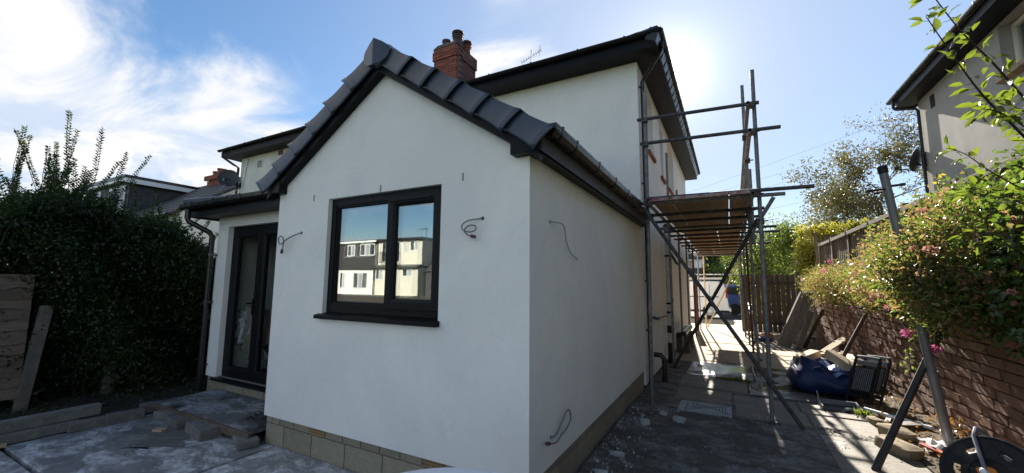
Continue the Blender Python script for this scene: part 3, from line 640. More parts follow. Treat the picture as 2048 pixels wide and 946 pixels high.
# --- main roof, eaves and gutters
OV = 0.38; PT = 0.575; EZ = 5.60
ry = (3.85+13.28)/2; rise = (ry-3.85)*PT; rx = OV-(ry-3.85)
mr = MB()
th = 0.05
mr.slab([(OV, 3.85, EZ), (-6.05, 3.85, EZ), (-6.05, ry, EZ+rise), (rx, ry, EZ+rise)], th)
mr.slab([(OV, 13.28, EZ), (OV, 3.85, EZ), (rx, ry, EZ+rise)], th)
mr.slab([(-6.05, 13.28, EZ), (OV, 13.28, EZ), (rx, ry, EZ+rise), (-6.05, ry, EZ+rise)], th)
mroof = mr.build('main_roof', 'tile_plain', house)
et = MB()
for k in range(30): et.tube([(OV-0.12, 3.9+k*0.315, EZ+0.03), (OV+0.045, 3.9+k*0.315, EZ-0.05)], [0.14, 0.14], 8)
et.slab([(OV+0.03, 3.80, EZ+0.045), (-6.05, 3.80, EZ+0.045), (-6.05, 4.15, EZ+0.245), (OV-0.32, 4.15, EZ+0.245)], 0.03)
for k in range(21): et.slab([(OV-k*0.315, 3.795, EZ+0.055), (OV-k*0.315-0.30, 3.795, EZ+0.055), (OV-k*0.315-0.30, 4.14, EZ+0.255), (OV-k*0.315, 4.14, EZ+0.255)], 0.012)
k_ = 0
for k in range(14): et.tube([(OV-k*0.33, 3.85+k*0.33, EZ+0.03+k*0.33*PT), (OV-k*0.33-0.32, 3.85+k*0.33+0.32, EZ+0.02+(k*0.33+0.32)*PT)], 0.10, 8)
eto = et.build('eave_tile', 'tile_dark', mroof); eto['kind'] = 'stuff'
H(MB().box(-6.05, OV-0.02, 3.87, ML+0.02, ZS-0.014, ZS).box(-0.02, OV-0.02, ML+0.02, 13.2, ZS-0.014, ZS), 'soffit', 'soffit_black')
H(MB().box(-6.05, OV, 3.852, 3.868, ZS-0.02, 5.62).box(OV-0.016, OV, 3.868, 13.25, ZS-0.02, 5.62).box(-6.05, OV, 13.25, 13.266, ZS-0.02, 5.62), 'fascia', 'soffit_black')
gutter('gutter', -6.0, OV+0.09, 3.85, 5.63, 'gutter_old', -0.11, 0.06, house, 0, [-5.4, -4.5, -3.6, -2.7, -1.8, -0.9, -0.1], False)['label'] = 'weathered round gutter on the rear eaves of the main roof'
gutter('gutter', 3.78, 13.25, OV+0.002, 5.63, 'gutter_old', 0.11, 0.06, house, 1, [4.4+0.45*k for k in range(19)], False)['label'] = 'weathered round gutter along the side eaves of the main roof'
# --- downpipes
def dpipe(pts, r, clips, out, mt='gutter_black', label=None):
    m_ = MB(); o = m_.tube(pts, r, 12).build('downpipe', mt, house, smooth=True)
    if label: o['label'] = label
    for c in clips:
        x, y, z = c; MB().lathe([(r+0.006, -0.02), (r+0.006, 0.02)], c, 12).bar((x, y, z), (x+out[0], y+out[1], z), 0.05, 0.018).build('pipe_clip', mt, o)
    return o
dpipe([(-5.60, 0.27, 2.63), (-5.60, 0.27, 2.50), (-5.585, 0.285, 2.45), (-5.46, 0.50, 2.31), (-5.445, 0.535, 2.25), (-5.445, 0.54, 0.05)], 0.036, [(-5.445, 0.54, 1.98), (-5.445, 0.54, 1.30), (-5.445, 0.54, 0.42)], (0.07, 0.04), label='black downpipe on the corner beside the patio door')
dpipe([(0.43, 4.05, 5.57), (0.43, 4.10, 5.49), (0.38, 4.16, 5.43), (0.10, 4.36, 5.17), (0.055, 4.38, 5.10), (0.055, 4.38, 0.05)], 0.034, [(0.055, 4.38, 5.02), (0.055, 4.38, 3.3), (0.055, 4.38, 1.66), (0.055, 4.38, 0.86)], (-0.06, -0.02), label='black downpipe on the side wall of the main house')
H(MB().tube([(0.05, 4.75, 0.42), (0.16, 4.75, 0.42), (0.21, 4.75, 0.36), (0.21, 4.75, -0.02)], 0.042, 12), 'waste_pipe', 'gutter_black', smooth=True)
H(MB().tube([(0.02, 4.95, 1.02), (0.10, 4.95, 1.0), (0.16, 5.55, 1.0)], 0.026, 10), 'waste_pipe', 'gutter_black', smooth=True)
sp = H(MB().tube([(0.10, 6.55, 0.95), (0.10, 6.55, 2.75)], 0.056, 14), 'soil_pipe', 'pipe_white', smooth=True)
MB().tube([(0.10, 6.55, -0.02), (0.10, 6.55, 0.40)], 0.062, 14).tube([(0.10, 6.55, 0.60), (0.10, 6.55, 0.75)], 0.066, 14).build('soil_pipe_base', 'gutter_black', sp)
MB().tube([(0.10, 6.55, 0.40), (0.10, 6.55, 0.60)], 0.060, 14).tube([(0.10, 6.55, 0.75), (0.10, 6.55, 0.95)], 0.060, 14).build('soil_pipe_branch', 'pipe_white', sp)
MB().lathe([(0.066, -0.02), (0.066, 0.02)], (0.10, 6.55, 2.2), 14).lathe([(0.066, -0.02), (0.066, 0.02)], (0.10, 6.55, 1.02), 14).lathe([(0.066, -0.02), (0.066, 0.02)], (0.10, 6.55, 1.2), 14).build('pipe_collar', 'gutter_black', sp)
MB().lathe([(0.07, 0), (0.075, 0.1), (0.05, 0.14)], (0.10, 6.55, 2.75), 14).build('pipe_cowl', 'rust', sp)
# --- windows
yf = 0.042; sp_x = -1.375
wm = MB().box(wx0, wx0+0.062, yf, yf+0.07, wz0, wz1).box(wx1-0.055, wx1, yf, yf+0.07, wz0, wz1).box(wx0+0.062, wx1-0.055, yf, yf+0.07, wz1-0.072, wz1).box(wx0+0.062, wx1-0.055, yf, yf+0.07, wz0, wz0+0.085).box(sp_x-0.035, sp_x+0.03, yf+0.003, yf+0.067, wz0+0.085, wz1-0.072)
win = H(wm, 'window', 'upvc_black', bevel=0.004); win['label'] = 'black framed casement window in the gable wall'
sx0, sx1, sz0, sz1 = sp_x-0.03, wx1-0.018, wz0+0.058, wz1-0.045
def ring_frame(x0, x1, z0, z1, w, y0, y1):
    """mitred sash with a chamfered inner edge"""
    o = [(x0, z0), (x1, z0), (x1, z1), (x0, z1)]; i = [(x0+w, z0+w), (x1-w, z0+w), (x1-w, z1-w), (x0+w, z1-w)]; c = [(x0+w*0.72, z0+w*0.72), (x1-w*0.72, z0+w*0.72), (x1-w*0.72, z1-w*0.72), (x0+w*0.72, z1-w*0.72)]
    v = [(a, y1, b) for a, b in o]+[(a, y0, b) for a, b in o]+[(a, y0, b) for a, b in c]+[(a, y0+0.016, b) for a, b in i]+[(a, y1, b) for a, b in i]; f = []
    for r in range(4):
        for k in range(4): f.append((r*4+k, r*4+(k+1) % 4, (r+1)*4+(k+1) % 4, (r+1)*4+k))
    f += [(16+k, 16+(k+1) % 4, (k+1) % 4, k) for k in range(4)]
    return v, f
sv, sf = ring_frame(sx0, sx1, sz0, sz1, 0.090, yf-0.022, yf+0.045)
mk('sash', sv, sf, 'upvc_black', win, bevel=0.003)
bv, bf = ring_frame(wx0+0.058, sp_x-0.031, wz0+0.080, wz1-0.068, 0.026, yf+0.012, yf+0.05)
mk('glazing_bead', bv, bf, 'upvc_black', win)
MB().box(sx0+0.02, sx1-0.09, yf-0.034, yf-0.021, sz1-0.052, sz1-0.030).build('trickle_vent', 'upvc_black', win, bevel=0.004)
MB().box(wx0+0.06, sp_x-0.03, yf+0.034, yf+0.038, wz0+0.08, wz1-0.07).build('pane', 'glass', win)
MB().box(sx0+0.07, sx1-0.07, yf+0.010, yf+0.014, sz0+0.07, sz1-0.07).build('pane', 'glass', win)
for a_, b_, c_, d_, o_ in ((wx0+0.06, sp_x-0.03, wz0+0.08, wz1-0.07, 0.0), (sx0+0.07, sx1-0.07, sz0+0.07, sz1-0.07, -0.022)):
    MB().obox(((a_+b_)/2, yf+0.060+o_, (c_+d_)/2), ((b_-a_)/2, 0.0016, 0), (0, 0.002, 0), (0, 0.0012, (d_-c_)/2)).build('inner_pane', 'glass', win)
MB().prism([(-0.058, 1.262), (-0.058, 1.296), (0.035, 1.3165), (0.14, 1.3165), (0.14, 1.274), (-0.01, 1.274), (-0.01, 1.262)], 0, wx0+0.001, wx1-0.001).prism([(-0.058, 1.262), (-0.058, 1.296), (-0.001, 1.308), (-0.001, 1.262)], 0, wx0-0.045, wx0).prism([(-0.058, 1.262), (-0.058, 1.296), (-0.001, 1.308), (-0.001, 1.262)], 0, wx1, wx1+0.02).build('sill', 'upvc_black', win, bevel=0.004)
# patio door in three leaves
dY = 0.672
door = H(MB().box(dx0, dx0+0.06, dY, dY+0.08, dz0, dz1).box(dx1-0.06, dx1, dY, dY+0.08, dz0, dz1).box(dx0+0.06, dx1-0.06, dY, dY+0.08, dz1-0.07, dz1).box(dx0+0.06, dx1-0.06, dY, dY+0.08, dz0, dz0+0.05), 'patio_door', 'upvc_black', bevel=0.003)
door['label'] = 'black framed glazed patio door'
MB().box(dx0-0.03, dx1, 0.545, 0.75, 0.236, 0.271).build('threshold', 'upvc_black', door, bevel=0.003)
lw = (dx1-dx0-0.12)/3
for k in range(3):
    a, b = dx0+0.06+k*lw, dx0+0.06+(k+1)*lw
    v, f = ring_frame(a+0.003, b-0.003, dz0+0.052, dz1-0.072, 0.095, dY-0.012, dY+0.055)
    leaf = mk('door_leaf', v, f, 'upvc_black', door, bevel=0.003)
    MB().box(a+0.09, b-0.09, dY+0.02, dY+0.026, dz0+0.14, dz1-0.16).build('pane', 'glass_dark', leaf)
    MB().box(b-0.075, b-0.045, dY-0.03, dY-0.012, 1.15, 1.36).bar((b-0.06, dY-0.045, 1.30), (b-0.17, dY-0.045, 1.30), 0.014, 0.02).build('handle', 'upvc_black', leaf)
H(MB().box(-3.32, -3.02, 0.585, 0.60, 2.30, 2.33), 'door_stay', 'upvc_black')
# side windows of the main house, deep in their reveals
for (a, b, c, d) in upw:
    w_ = H(MB().box(-0.19, -0.12, a, a+0.05, c, d).box(-0.19, -0.12, b-0.05, b, c, d).box(-0.19, -0.12, a+0.05, b-0.05, d-0.06, d).box(-0.19, -0.12, a+0.05, b-0.05, c, c+0.06), 'window', 'white_upvc' if c > 3 else 'upvc_black')
    MB().box(-0.16, -0.155, a+0.04, b-0.04, c+0.05, d-0.05).build('pane', 'glass_dark', w_)
    if c > 3:
        n_ = max(2, int((b-a+0.1)/0.225))
        for i in range(n_):
            MB().box(-0.10, 0.045, a-0.05+i*(b-a+0.1)/n_+0.004, a-0.05+(i+1)*(b-a+0.1)/n_-0.004, c-0.075, c-0.003).build('sill_brick', 'brick_red', w_, bevel=0.004)
    else: MB().box(-0.10, 0.03, a-0.03, b+0.03, c-0.06, c-0.002).build('sill', 'terracotta', w_)
# top-hung vent light standing open over the lower window
H(MB().obox((0.09, 7.70, 2.22), (0.075, 0, -0.15), (0, 0.21, 0), (0.012, 0, 0.006)), 'vent_light', 'upvc_black')
# --- chimney
CX0, CX1, CY0, CY1 = -4.93, -4.25, 4.75, 5.58
ch = H(MB().box(CX0+0.012, CX1-0.012, CY0+0.012, CY1-0.012, 5.6, 7.33), 'chimney', 'mortar'); ch['label'] = 'red brick chimney with three pots and a corbelled head'
bm_r = mesh_only(MB().box(-0.5, 0.5, -0.5, 0.5, -0.5, 0.5), 'brick_red', 'brick'); bm_p = mesh_only(MB().box(-0.5, 0.5, -0.5, 0.5, -0.5, 0.5), 'brick_purple', 'brick')
ncs = 17
for c in range(ncs):
    z0 = 6.03+c*0.075; e = 0.028 if c >= ncs-4 else 0.0
    if c == ncs-1: e = 0.012
    for face in range(2):
        u0, u1 = (CX0-e, CX1+e) if face == 0 else (CY0-e, CY1+e); u = u0-(0.1125 if (c+face) % 2 else 0.0)
        while u < u1-0.02:
            a, b = max(u, u0), min(u+0.225, u1)
            if b-a > 0.03:
                if face == 0 : inst(bm_r, 'brick', ((a+b)/2, CY0-e+0.05, z0+0.0325), (0, 0, 0), (b-a-0.010, 0.10, 0.065), ch)
                else: inst(bm_p, 'brick', (CX1+e-0.05, (a+b)/2+0.0, z0+0.0325), (0, 0, 0), (0.10, b-a-0.010, 0.065), ch) if a > CY0+0.06 else None
            u += 0.225
cb = MB()
for c in range(ncs): 
    e = 0.028 if c >= ncs-4 else 0.0; cb.box(CX0-e, CX1+e-0.002, CY1-0.04, CY1+e, 6.03+c*0.075, 6.095+c*0.075); cb.box(CX0-e, CX0-e+0.05, CY0+0.102, CY1-0.042, 6.03+c*0.075, 6.095+c*0.075)
cb.build('brickwork', 'brick_purple', ch)
MB().prism([(CX0-0.02, 7.305), (CX1+0.02, 7.305), (CX1-0.12, 7.38), (CX0+0.12, 7.38)], 1, CY0-0.02, CY1+0.02).build('flaunching', 'concrete_post', ch)
def pot(x, y, h, r, mt, cowl):
    o = MB().lathe([(r*1.15, 7.33), (r*1.05, 7.40), (r*0.92, 7.33+h-0.06), (r*1.08, 7.33+h-0.05), (r*1.08, 7.33+h), (r*0.8, 7.33+h), (r*0.8, 7.33+h-0.25)], (x, y, 0), 18).build('chimney_pot', mt, ch, smooth=True)
    if cowl:
        m_ = MB().lathe([(r*1.12, 7.33+h+0.075), (r*1.30, 7.33+h+0.10), (r*1.30, 7.33+h+0.12), (r*0.9, 7.33+h+0.155), (0.001, 7.33+h+0.165)], (x, y, 0), 18).lathe([(r*1.22, 7.33+h), (r*1.22, 7.33+h+0.028)], (x, y, 0), 18)
        for a in range(8): m_.bar((x+r*1.15*cos(a*pi/4), y+r*1.15*sin(a*pi/4), 7.33+h), (x+r*1.15*cos(a*pi/4), y+r*1.15*sin(a*pi/4), 7.33+h+0.1), 0.014, 0.02)
        m_.build('cowl', 'pot_dark', ch, smooth=False)
pot(-4.74, 4.99, 0.30, 0.105, 'pot_dark', False); pot(-4.45, 5.06, 0.35, 0.115, 'pot_dark', True); pot(-4.42, 5.41, 0.27, 0.105, 'terracotta', True)
fl = MB()
for k in range(5): fl.prism([(CY0+0.05+k*0.16, 6.16+k*0.085), (CY0+0.23+k*0.16, 6.16+k*0.085), (CY0+0.23+k*0.16, 6.36+k*0.095), (CY0+0.20+k*0.16, 6.38+k*0.095)], 0, CX1+0.002, CX1+0.012)
fl.prism([(CX1+0.0, 6.04), (CX1+0.16, 6.08), (CX1+0.16, 6.10), (CX1+0.0, 6.12)], 1, CY0, CY1)
fl.build('flashing', 'lead', ch)
# ridge bits and aerial showing over the eaves
H(MB().tube([(-3.05, 4.72, 6.03), (-2.72, 4.72, 6.03)], 0.10, 12).tube([(-2.66, 4.75, 6.06), (-2.35, 4.75, 6.06)], 0.09, 12), 'loose_ridge_tile', 'pot_dark', smooth=True)
ae = MB(); A0 = Vector((-3.2, 6.7, 7.15)); ae.tube([A0, A0+Vector((0, 0, 0.75))], 0.012, 6)
bx = A0+Vector((0, 0, 0.55)); AV = Vector((0.26, 0.06, 0.14)); ae.tube([bx-AV, bx+AV], 0.007, 6)
for k in range(9): q = bx+AV*(k/4-1); ae.tube([q-Vector((0.03, -0.10, 0.0)), q+Vector((0.03, -0.10, 0.0))], 0.004, 5)
ae.tube([bx+AV*0.8-Vector((0, 0, 0.12)), bx+AV*0.9+Vector((0, 0, 0.16))], 0.005, 5)
ae.build('aerial', 'galv_dark', house)
# --- spare cables left poking out of the render
def cable(pts, r, mt, name, label, end=None):
    c = [Vector(q) for q in pts]; sm = []
    for i in range(len(c)-1):                     # Catmull-Rom
        p0, p1, p2, p3 = c[max(i-1, 0)], c[i], c[i+1], c[min(i+2, len(c)-1)]
        for t_ in np.linspace(0, 1, 7)[:-1]: sm.append(0.5*((2*p1)+(p2-p0)*t_+(2*p0-5*p1+4*p2-p3)*t_**2+(3*p1-p0-3*p2+p3)*t_**3))
    sm.append(c[-1]); o = MB().tube(sm, r, 7).build(name, mt, house, smooth=True); o['label'] = label
    ax_ = Vector((0, -1, 0)) if abs(c[0].y) < 0.01 else Vector((1, 0, 0)); MB().lathe([(0.017+0.004*r/0.006, -0.004), (0.014, 0.0035), (0.009, 0.004)], c[0]-ax_*(0.0 if ax_.y else 0.0), 9, ax_).build('cable_hole_shade', 'plaster_raw', o)  # raised disc, its dark colour painted as the shade of a drilled hole
    if end: d = (sm[-1]-sm[-2]).normalized(); MB().tube([sm[-1]-d*0.004, sm[-1]+d*0.035], end, 8).build('cable_end', 'copper_end', o)
    return o
cable([(-2.56, 0.002, 2.095), (-2.585, -0.04, 2.075), (-2.68, -0.07, 2.03), (-2.79, -0.06, 1.985), (-2.85, -0.05, 2.00), (-2.84, -0.06, 2.055), (-2.77, -0.07, 2.06), (-2.74, -0.07, 2.01), (-2.76, -0.06, 1.95), (-2.785, -0.05, 1.92)], 0.0065, 'cable_grey', 'cable', 'grey cable looping out of the gable wall left of the window', 0.014)
cable([(-0.395, 0.002, 2.092), (-0.41, -0.03, 2.085), (-0.49, -0.05, 2.075), (-0.545, -0.05, 2.045), (-0.535, -0.06, 2.005), (-0.47, -0.06, 1.985), (-0.425, -0.05, 2.00), (-0.44, -0.04, 2.035), (-0.50, -0.04, 2.035), (-0.525, -0.05, 2.0), (-0.49, -0.06, 1.965), (-0.462, -0.05, 1.955)], 0.0055, 'cable_grey', 'cable', 'grey cable coiling out of the gable wall right of the window', 0.013)
cable([(-0.002, 0.37, 2.092), (0.03, 0.40, 2.09), (0.05, 0.52, 2.085), (0.04, 0.60, 2.03), (0.03, 0.66, 1.95), (0.03, 0.76, 1.87), (0.03, 0.94, 1.82)], 0.0055, 'cable_pale', 'cable', 'grey cable hanging high on the side wall')
cable([(-0.002, 0.37, 0.465), (0.03, 0.42, 0.485), (0.05, 0.56, 0.60), (0.05, 0.64, 0.595), (0.05, 0.66, 0.52), (0.05, 0.56, 0.475), (0.06, 0.44, 0.475), (0.06, 0.33, 0.455), (0.05, 0.22, 0.48)], 0.0065, 'cable_grey', 'cable', 'grey cable looping out low on the side wall', 0.014)
for x in (-2.40, -1.48, -0.585):
    sv_ = H(MB().box(x-0.006, x+0.006, -0.0025, 0.004, 2.405, 2.468), 'weep_vent', 'slot_brown')
    m_ = MB(); [m_.box(x-0.0065, x+0.0065, -0.004, -0.0026, 2.408+k*0.0085, 2.4115+k*0.0085) for k in range(7)]; m_.build('vent_rib', 'plaster_bit', sv_)

# ================================================================== NEIGHBOURING BUILDINGS
# attached half of the pair, left
nb = thing('attached_house', 'older cream rendered house attached on the left, with dish and corner downpipe', 'house', (-9, 8, 0))
B = lambda mb, n, m_, **k: mb.build(n, m_, nb, **k)
B(MB().box(-12.12, -6.06, ML, ML+0.3, 0, ZS+0.04).box(-12.12, -11.82, ML+0.3, 12.6, 0, ZS+0.04).box(-11.82, -6.06, 12.6, 12.9, 0, ZS+0.04), 'wall', 'render_old')
mr = MB(); xl = -12.50
mr.slab([(-6.06, 3.85, EZ), (xl, 3.85, EZ), (xl+(ry-3.85), ry, EZ+rise), (-6.06, ry, EZ+rise)], th)
mr.slab([(xl, 3.85, EZ), (xl, 13.28, EZ), (xl+(ry-3.85), ry, EZ+rise)], th)
mr.slab([(xl, 13.28, EZ), (-6.06, 13.28, EZ), (-6.06, ry, EZ+rise), (xl+(ry-3.85), ry, EZ+rise)], th)
nroof = B(mr, 'roof', 'tile_plain')
et = MB()
for k in range(20): et.slab([(xl+k*0.315, 3.795, EZ+0.055), (xl+k*0.315+0.30, 3.795, EZ+0.055), (xl+k*0.315+0.30, 4.14, EZ+0.255), (xl+k*0.315, 4.14, EZ+0.255)], 0.03)
et.build('eave_tile', 'tile_plain', nroof)['kind'] = 'stuff'
B(MB().box(xl+0.02, -6.06, 3.87, ML, ZS-0.014, ZS).box(xl+0.02, -12.12, ML, 13.2, ZS-0.014, ZS), 'soffit', 'gutter_old')
B(MB().box(xl, -6.06, 3.852, 3.868, ZS-0.02, 5.62).box(xl, xl+0.016, 3.868, 13.25, ZS-0.02, 5.62), 'fascia', 'gutter_old')
gutter('gutter', xl-0.09, -6.06, 3.85, 5.63, 'gutter_old', -0.11, 0.06, nb, 0, [-12+0.9*k for k in range(7)], False)
B(MB().tube([(-12.36, 3.79, 5.57), (-12.36, 3.79, 5.40), (-12.25, 4.05, 5.22), (-12.14, 4.16, 5.12), (-12.14, 4.16, 0)], 0.036, 10), 'downpipe', 'gutter_black', smooth=True)
vb = B(MB().box(-11.22, -10.98, ML-0.012, ML, 5.00, 5.24), 'wall_vent', 'render_old')
m_ = MB(); [m_.box(-11.20+i*0.055, -11.165+i*0.055, ML-0.016, ML-0.0125, 5.02+j*0.055, 5.055+j*0.055) for i in range(4) for j in range(4)]; m_.build('vent_hole_shade', 'hole_shade', vb)  # raised near-black squares, shade of the vent openings put in as colour
vb = B(MB().box(-10.2, -9.98, ML-0.012, ML, 5.25, 5.40), 'wall_vent', 'slot_brown')
dsh = B(MB().lathe([(0.001, -0.055), (0.13, -0.045), (0.22, -0.012), (0.285, 0.03), (0.28, 0.035), (0.21, -0.004), (0.12, -0.034), (0.001, -0.044)], (-12.22, 3.95, 4.74), 24, (0.72, -0.62, 0.22)), 'satellite_dish', 'dish_grey', smooth=True)
MB().tube([(-12.12, ML, 4.55), (-12.16, 4.08, 4.56), (-12.24, 3.97, 4.72)], 0.022, 8).tube([(-12.22, 3.95, 4.48), (-11.97, 3.74, 4.62)], 0.012, 6).box(-12.01, -11.92, 3.69, 3.78, 4.58, 4.66).box(-12.2, -12.04, ML-0.02, ML, 4.46, 4.64).build('dish_arm', 'gutter_black', dsh)
B(MB().tube([(-12.05, 3.8, 4.5), (-12.02, 3.62, 4.30), (-12.0, 3.75, 4.18), (-11.95, 3.95, 4.25), (-11.9, ML-0.01, 4.5), (-11.72, ML-0.012, 5.40)], 0.008, 6), 'dish_cable', 'cable_pale')

# dormer bungalow further left
db = thing('dormer_bungalow', 'white bungalow with a slate-hung flat-roofed dormer and brick chimney, beyond the hedge', 'house', (-22, 7.5, 0))
B = lambda mb, n, m_, **k: mb.build(n, m_, db, **k)
gx, ey, ez, ryd, rzd = -16.1, 4.0, 3.95, 7.65, 6.40
B(MB().prism([(ey+0.25, 0), (11.1, 0), (11.1, ez), (ryd, rzd-0.1), (ey+0.25, ez+0.05)], 0, gx-0.3, gx).box(-29.8, gx-0.3, ey+0.25, ey+0.5, 0, ez).box(-29.8, gx-0.3, 10.85, 11.1, 0, ez).box(-30, -29.8, ey+0.25, 11.1, 0, ez), 'wall', 'render_white')
r_ = B(MB().slab([(gx+0.12, ey, ez), (-30.2, ey, ez), (-30.2, ryd, rzd), (gx+0.12, ryd, rzd)], 0.06).slab([(gx+0.12, ryd, rzd), (-30.2, ryd, rzd), (-30.2, 11.3, ez), (gx+0.12, 11.3, ez)], 0.06), 'roof', 'slate')
m_ = MB()
for k in range(13): f_ = k/13; y_ = ey+f_*(ryd-ey); z_ = ez+f_*(rzd-ez); m_.slab([(gx+0.125, y_, z_+0.035), (-21.75, y_, z_+0.035), (-21.75, y_+0.28, z_+0.20), (gx+0.125, y_+0.28, z_+0.20)], 0.02)
m_.build('slate_course', 'slate', r_)
B(MB().tube([(gx+0.1, ey-0.06, ez-0.02), (-30.2, ey-0.06, ez-0.02)], 0.06, 8), 'gutter', 'gutter_black'); B(MB().tube([(gx-0.25, ey-0.06, ez-0.05), (gx-0.2, ey+0.2, ez-0.35), (gx-0.2, ey+0.2, 0)], 0.04, 8), 'downpipe', 'gutter_black')
B(MB().box(gx-2.6, gx-1.2, ey+0.235, ey+0.249, 2.2, 3.45), 'window', 'white_upvc'); B(MB().box(gx-2.5, gx-1.3, ey+0.225, ey+0.234, 2.3, 3.35), 'window_pane', 'car_glass')
B(MB().box(gx-0.0, gx+0.015, 5.3, 5.75, 3.35, 3.48), 'wall_vent', 'render_old')
dm = B(MB().box(-26.8, -21.75, 4.68, 7.6, 4.2, 5.98), 'dormer', 'slate')
sm_ = mesh_only(MB().box(-0.5, 0.5, -0.5, 0.5, -0.5, 0.5), 'slate', 'slate')
for r in range(8):                                  # hung slates on the face and on the cheek
    z_ = 4.42+r*0.205; x_ = -26.85-(0.2 if r % 2 else 0)
    while x_ < -21.75:
        a, b = max(x_, -26.8), min(x_+0.42, -21.74); mid_ = (a+b)/2
        if b-a > 0.05 and not any(q0-0.02 < mid_ < q1+0.02 and c0_-0.1 < z_ < c1_+0.1 for q0, q1, c0_, c1_ in ((-23.75, -22.0, 4.55, 5.78), (-25.65, -24.7, 4.75, 5.78))): inst(sm_, 'slate', (mid_, 4.665, z_), (radians(-3), 0, 0), (b-a-0.02, 0.02, 0.215), dm)
        x_ += 0.42
    y_ = 4.70-(0.2 if r % 2 else 0)
    while y_ < 7.5:
        a, b = max(y_, 4.69), min(y_+0.42, 7.55)
        if b-a > 0.05 and z_ > 4.25+(a-4.6)*0.67: inst(sm_, 'slate', (-21.735, (a+b)/2, z_), (0, radians(-3), 0), (0.02, b-a-0.02, 0.215), dm)
        y_ += 0.42
B(MB().box(-27.05, -21.45, 4.38, 7.75, 6.0, 6.13), 'dormer_roof', 'gutter_black')
B(MB().box(-21.50, -21.46, 4.42, 7.7, 5.80, 5.998), 'fascia', 'white_upvc'); B(MB().box(-27.0, -21.50, 4.42, 4.46, 5.88, 5.998).box(-26.98, -21.51, 4.46, 4.66, 5.94, 5.96), 'fascia', 'white_upvc')
for (a, b, c, d, n_) in ((-23.75, -22.0, 4.55, 5.75, 3), (-25.65, -24.75, 4.75, 5.75, 2)):
    w_ = B(MB().box(a, b, 4.60, 4.64, c, d), 'window', 'white_upvc')
    for k in range(n_): p0 = a+0.06+k*(b-a-0.06)/n_; MB().box(p0, p0+(b-a-0.06)/n_-0.08, 4.592, 4.598, c+0.1, d-0.1).build('pane', 'curtain' if k % 2 == 0 else 'car_glass', w_)
chd = B(MB().box(-20.99, -19.71, 7.31, 8.09, 5.6, 6.62).box(-21.09, -19.61, 7.21, 8.19, 6.47, 6.57), 'chimney', 'mortar')
for r in range(13):
    z_ = 5.70+r*0.075; e = 0.10 if r > 9 else 0.0
    for k in range(7):
        a = -21.0-e+k*(1.30+2*e)/6-(0.1 if r % 2 else 0); b = a+(1.30+2*e)/6; a, b = max(a, -21.0-e), min(b, -19.7+e)
        if b-a > 0.04: inst(bm_r, 'brick', ((a+b)/2, 7.30-e+0.0, z_), (0, 0, 0), (b-a-0.012, 0.10, 0.063), chd)
    for k in range(4):
        a = 7.36-e+k*(0.74+e)/4; inst(bm_r, 'brick', (-19.70+e, a+(0.74+e)/8, z_), (0, 0, 0), (0.10, (0.74+e)/4-0.012, 0.063), chd)
for x, y, h in ((-20.75, 7.5, 0.32), (-20.35, 7.5, 0.42), (-19.95, 7.8, 0.30), (-19.95, 7.45, 0.33)): MB().lathe([(0.15, 6.6), (0.125, 6.6+h-0.08), (0.155, 6.6+h-0.06), (0.155, 6.6+h), (0.1, 6.6+h), (0.1, 6.5)], (x, y, 0), 14).build('chimney_pot', 'terracotta', chd, smooth=True)

# neighbour's house up the bank on the right
rh = thing('neighbour_house', 'grey rendered house with black eaves above the fence on the right', 'house', (8, 5, 1.1))
B = lambda mb, n, m_, **k: mb.build(n, m_, rh, **k)
NX, NY, NE = 5.65, 10.78, 6.24
wall('wall', 0, NX, 0.30, -3.0, NY, 1.0, NE+0.06, [(5.15, 7.42, 5.22, 6.20)], 'render_grey', rh)
B(MB().box(NX+0.30, 12, NY-0.3, NY, 1.0, NE+0.05).box(NX+0.30, 12, -3.0, -2.7, 1.0, NE+0.05).box(12, 12.3, -3.0, NY, 1.0, NE+0.05), 'wall', 'brick_pale')
qm = mesh_only(MB().box(-0.5, 0.5, -0.5, 0.5, -0.5, 0.5), 'brick_pale', 'brick')
for r in range(44):
    z_ = 2.95+r*0.075
    inst(qm, 'brick', (NX+0.052 if r % 2 else NX+0.107, NY+0.04, z_+0.0325), (0, 0, 0), (0.10 if r % 2 else 0.215, 0.10, 0.065), rh)
B(MB().box(NX+0.004, NX+0.32, NY+0.0, NY+0.075, 1.0, 6.28), 'quoin_mortar', 'mortar')
B(MB().box(NX-0.38, NX+0.01, -3.3, NY+0.35, NE-0.012, NE+0.004), 'soffit', 'soffit_black'); B(MB().box(NX-0.40, NX-0.382, -3.3, NY+0.37, NE-0.03, NE+0.20).box(NX-0.40, 12.5, NY+0.352, NY+0.37, NE-0.03, NE+0.20), 'fascia', 'soffit_black')
gutter('gutter', -3.3, NY+0.40, NX-0.402, NE+0.20, 'gutter_black', -0.11, 0.06, rh, 1, [0.5+0.9*k for k in range(12)], False)
B(MB().slab([(NX-0.46, -3.3, NE+0.19), (NX-0.46, NY+0.42, NE+0.19), (NX+3.4, NY+0.42-3.86, NE+2.4), (NX+3.4, 0.5, NE+2.4)], 0.06).slab([(NX-0.46, NY+0.42, NE+0.19), (13, NY+0.42, NE+0.19), (NX+3.4, NY+0.42-3.86, NE+2.4)], 0.06), 'roof', 'tile_plain')
B(MB().tube([(NX-0.46, NY+0.1, NE+0.13), (NX-0.46, NY+0.1, NE-0.06), (NX-0.42, NY+0.09, NE-0.12), (NX-0.10, NY-0.04, NE-0.20), (NX-0.055, NY-0.06, NE-0.28), (NX-0.055, NY-0.06, 1.1)], 0.034, 10), 'downpipe', 'gutter_black', smooth=True)
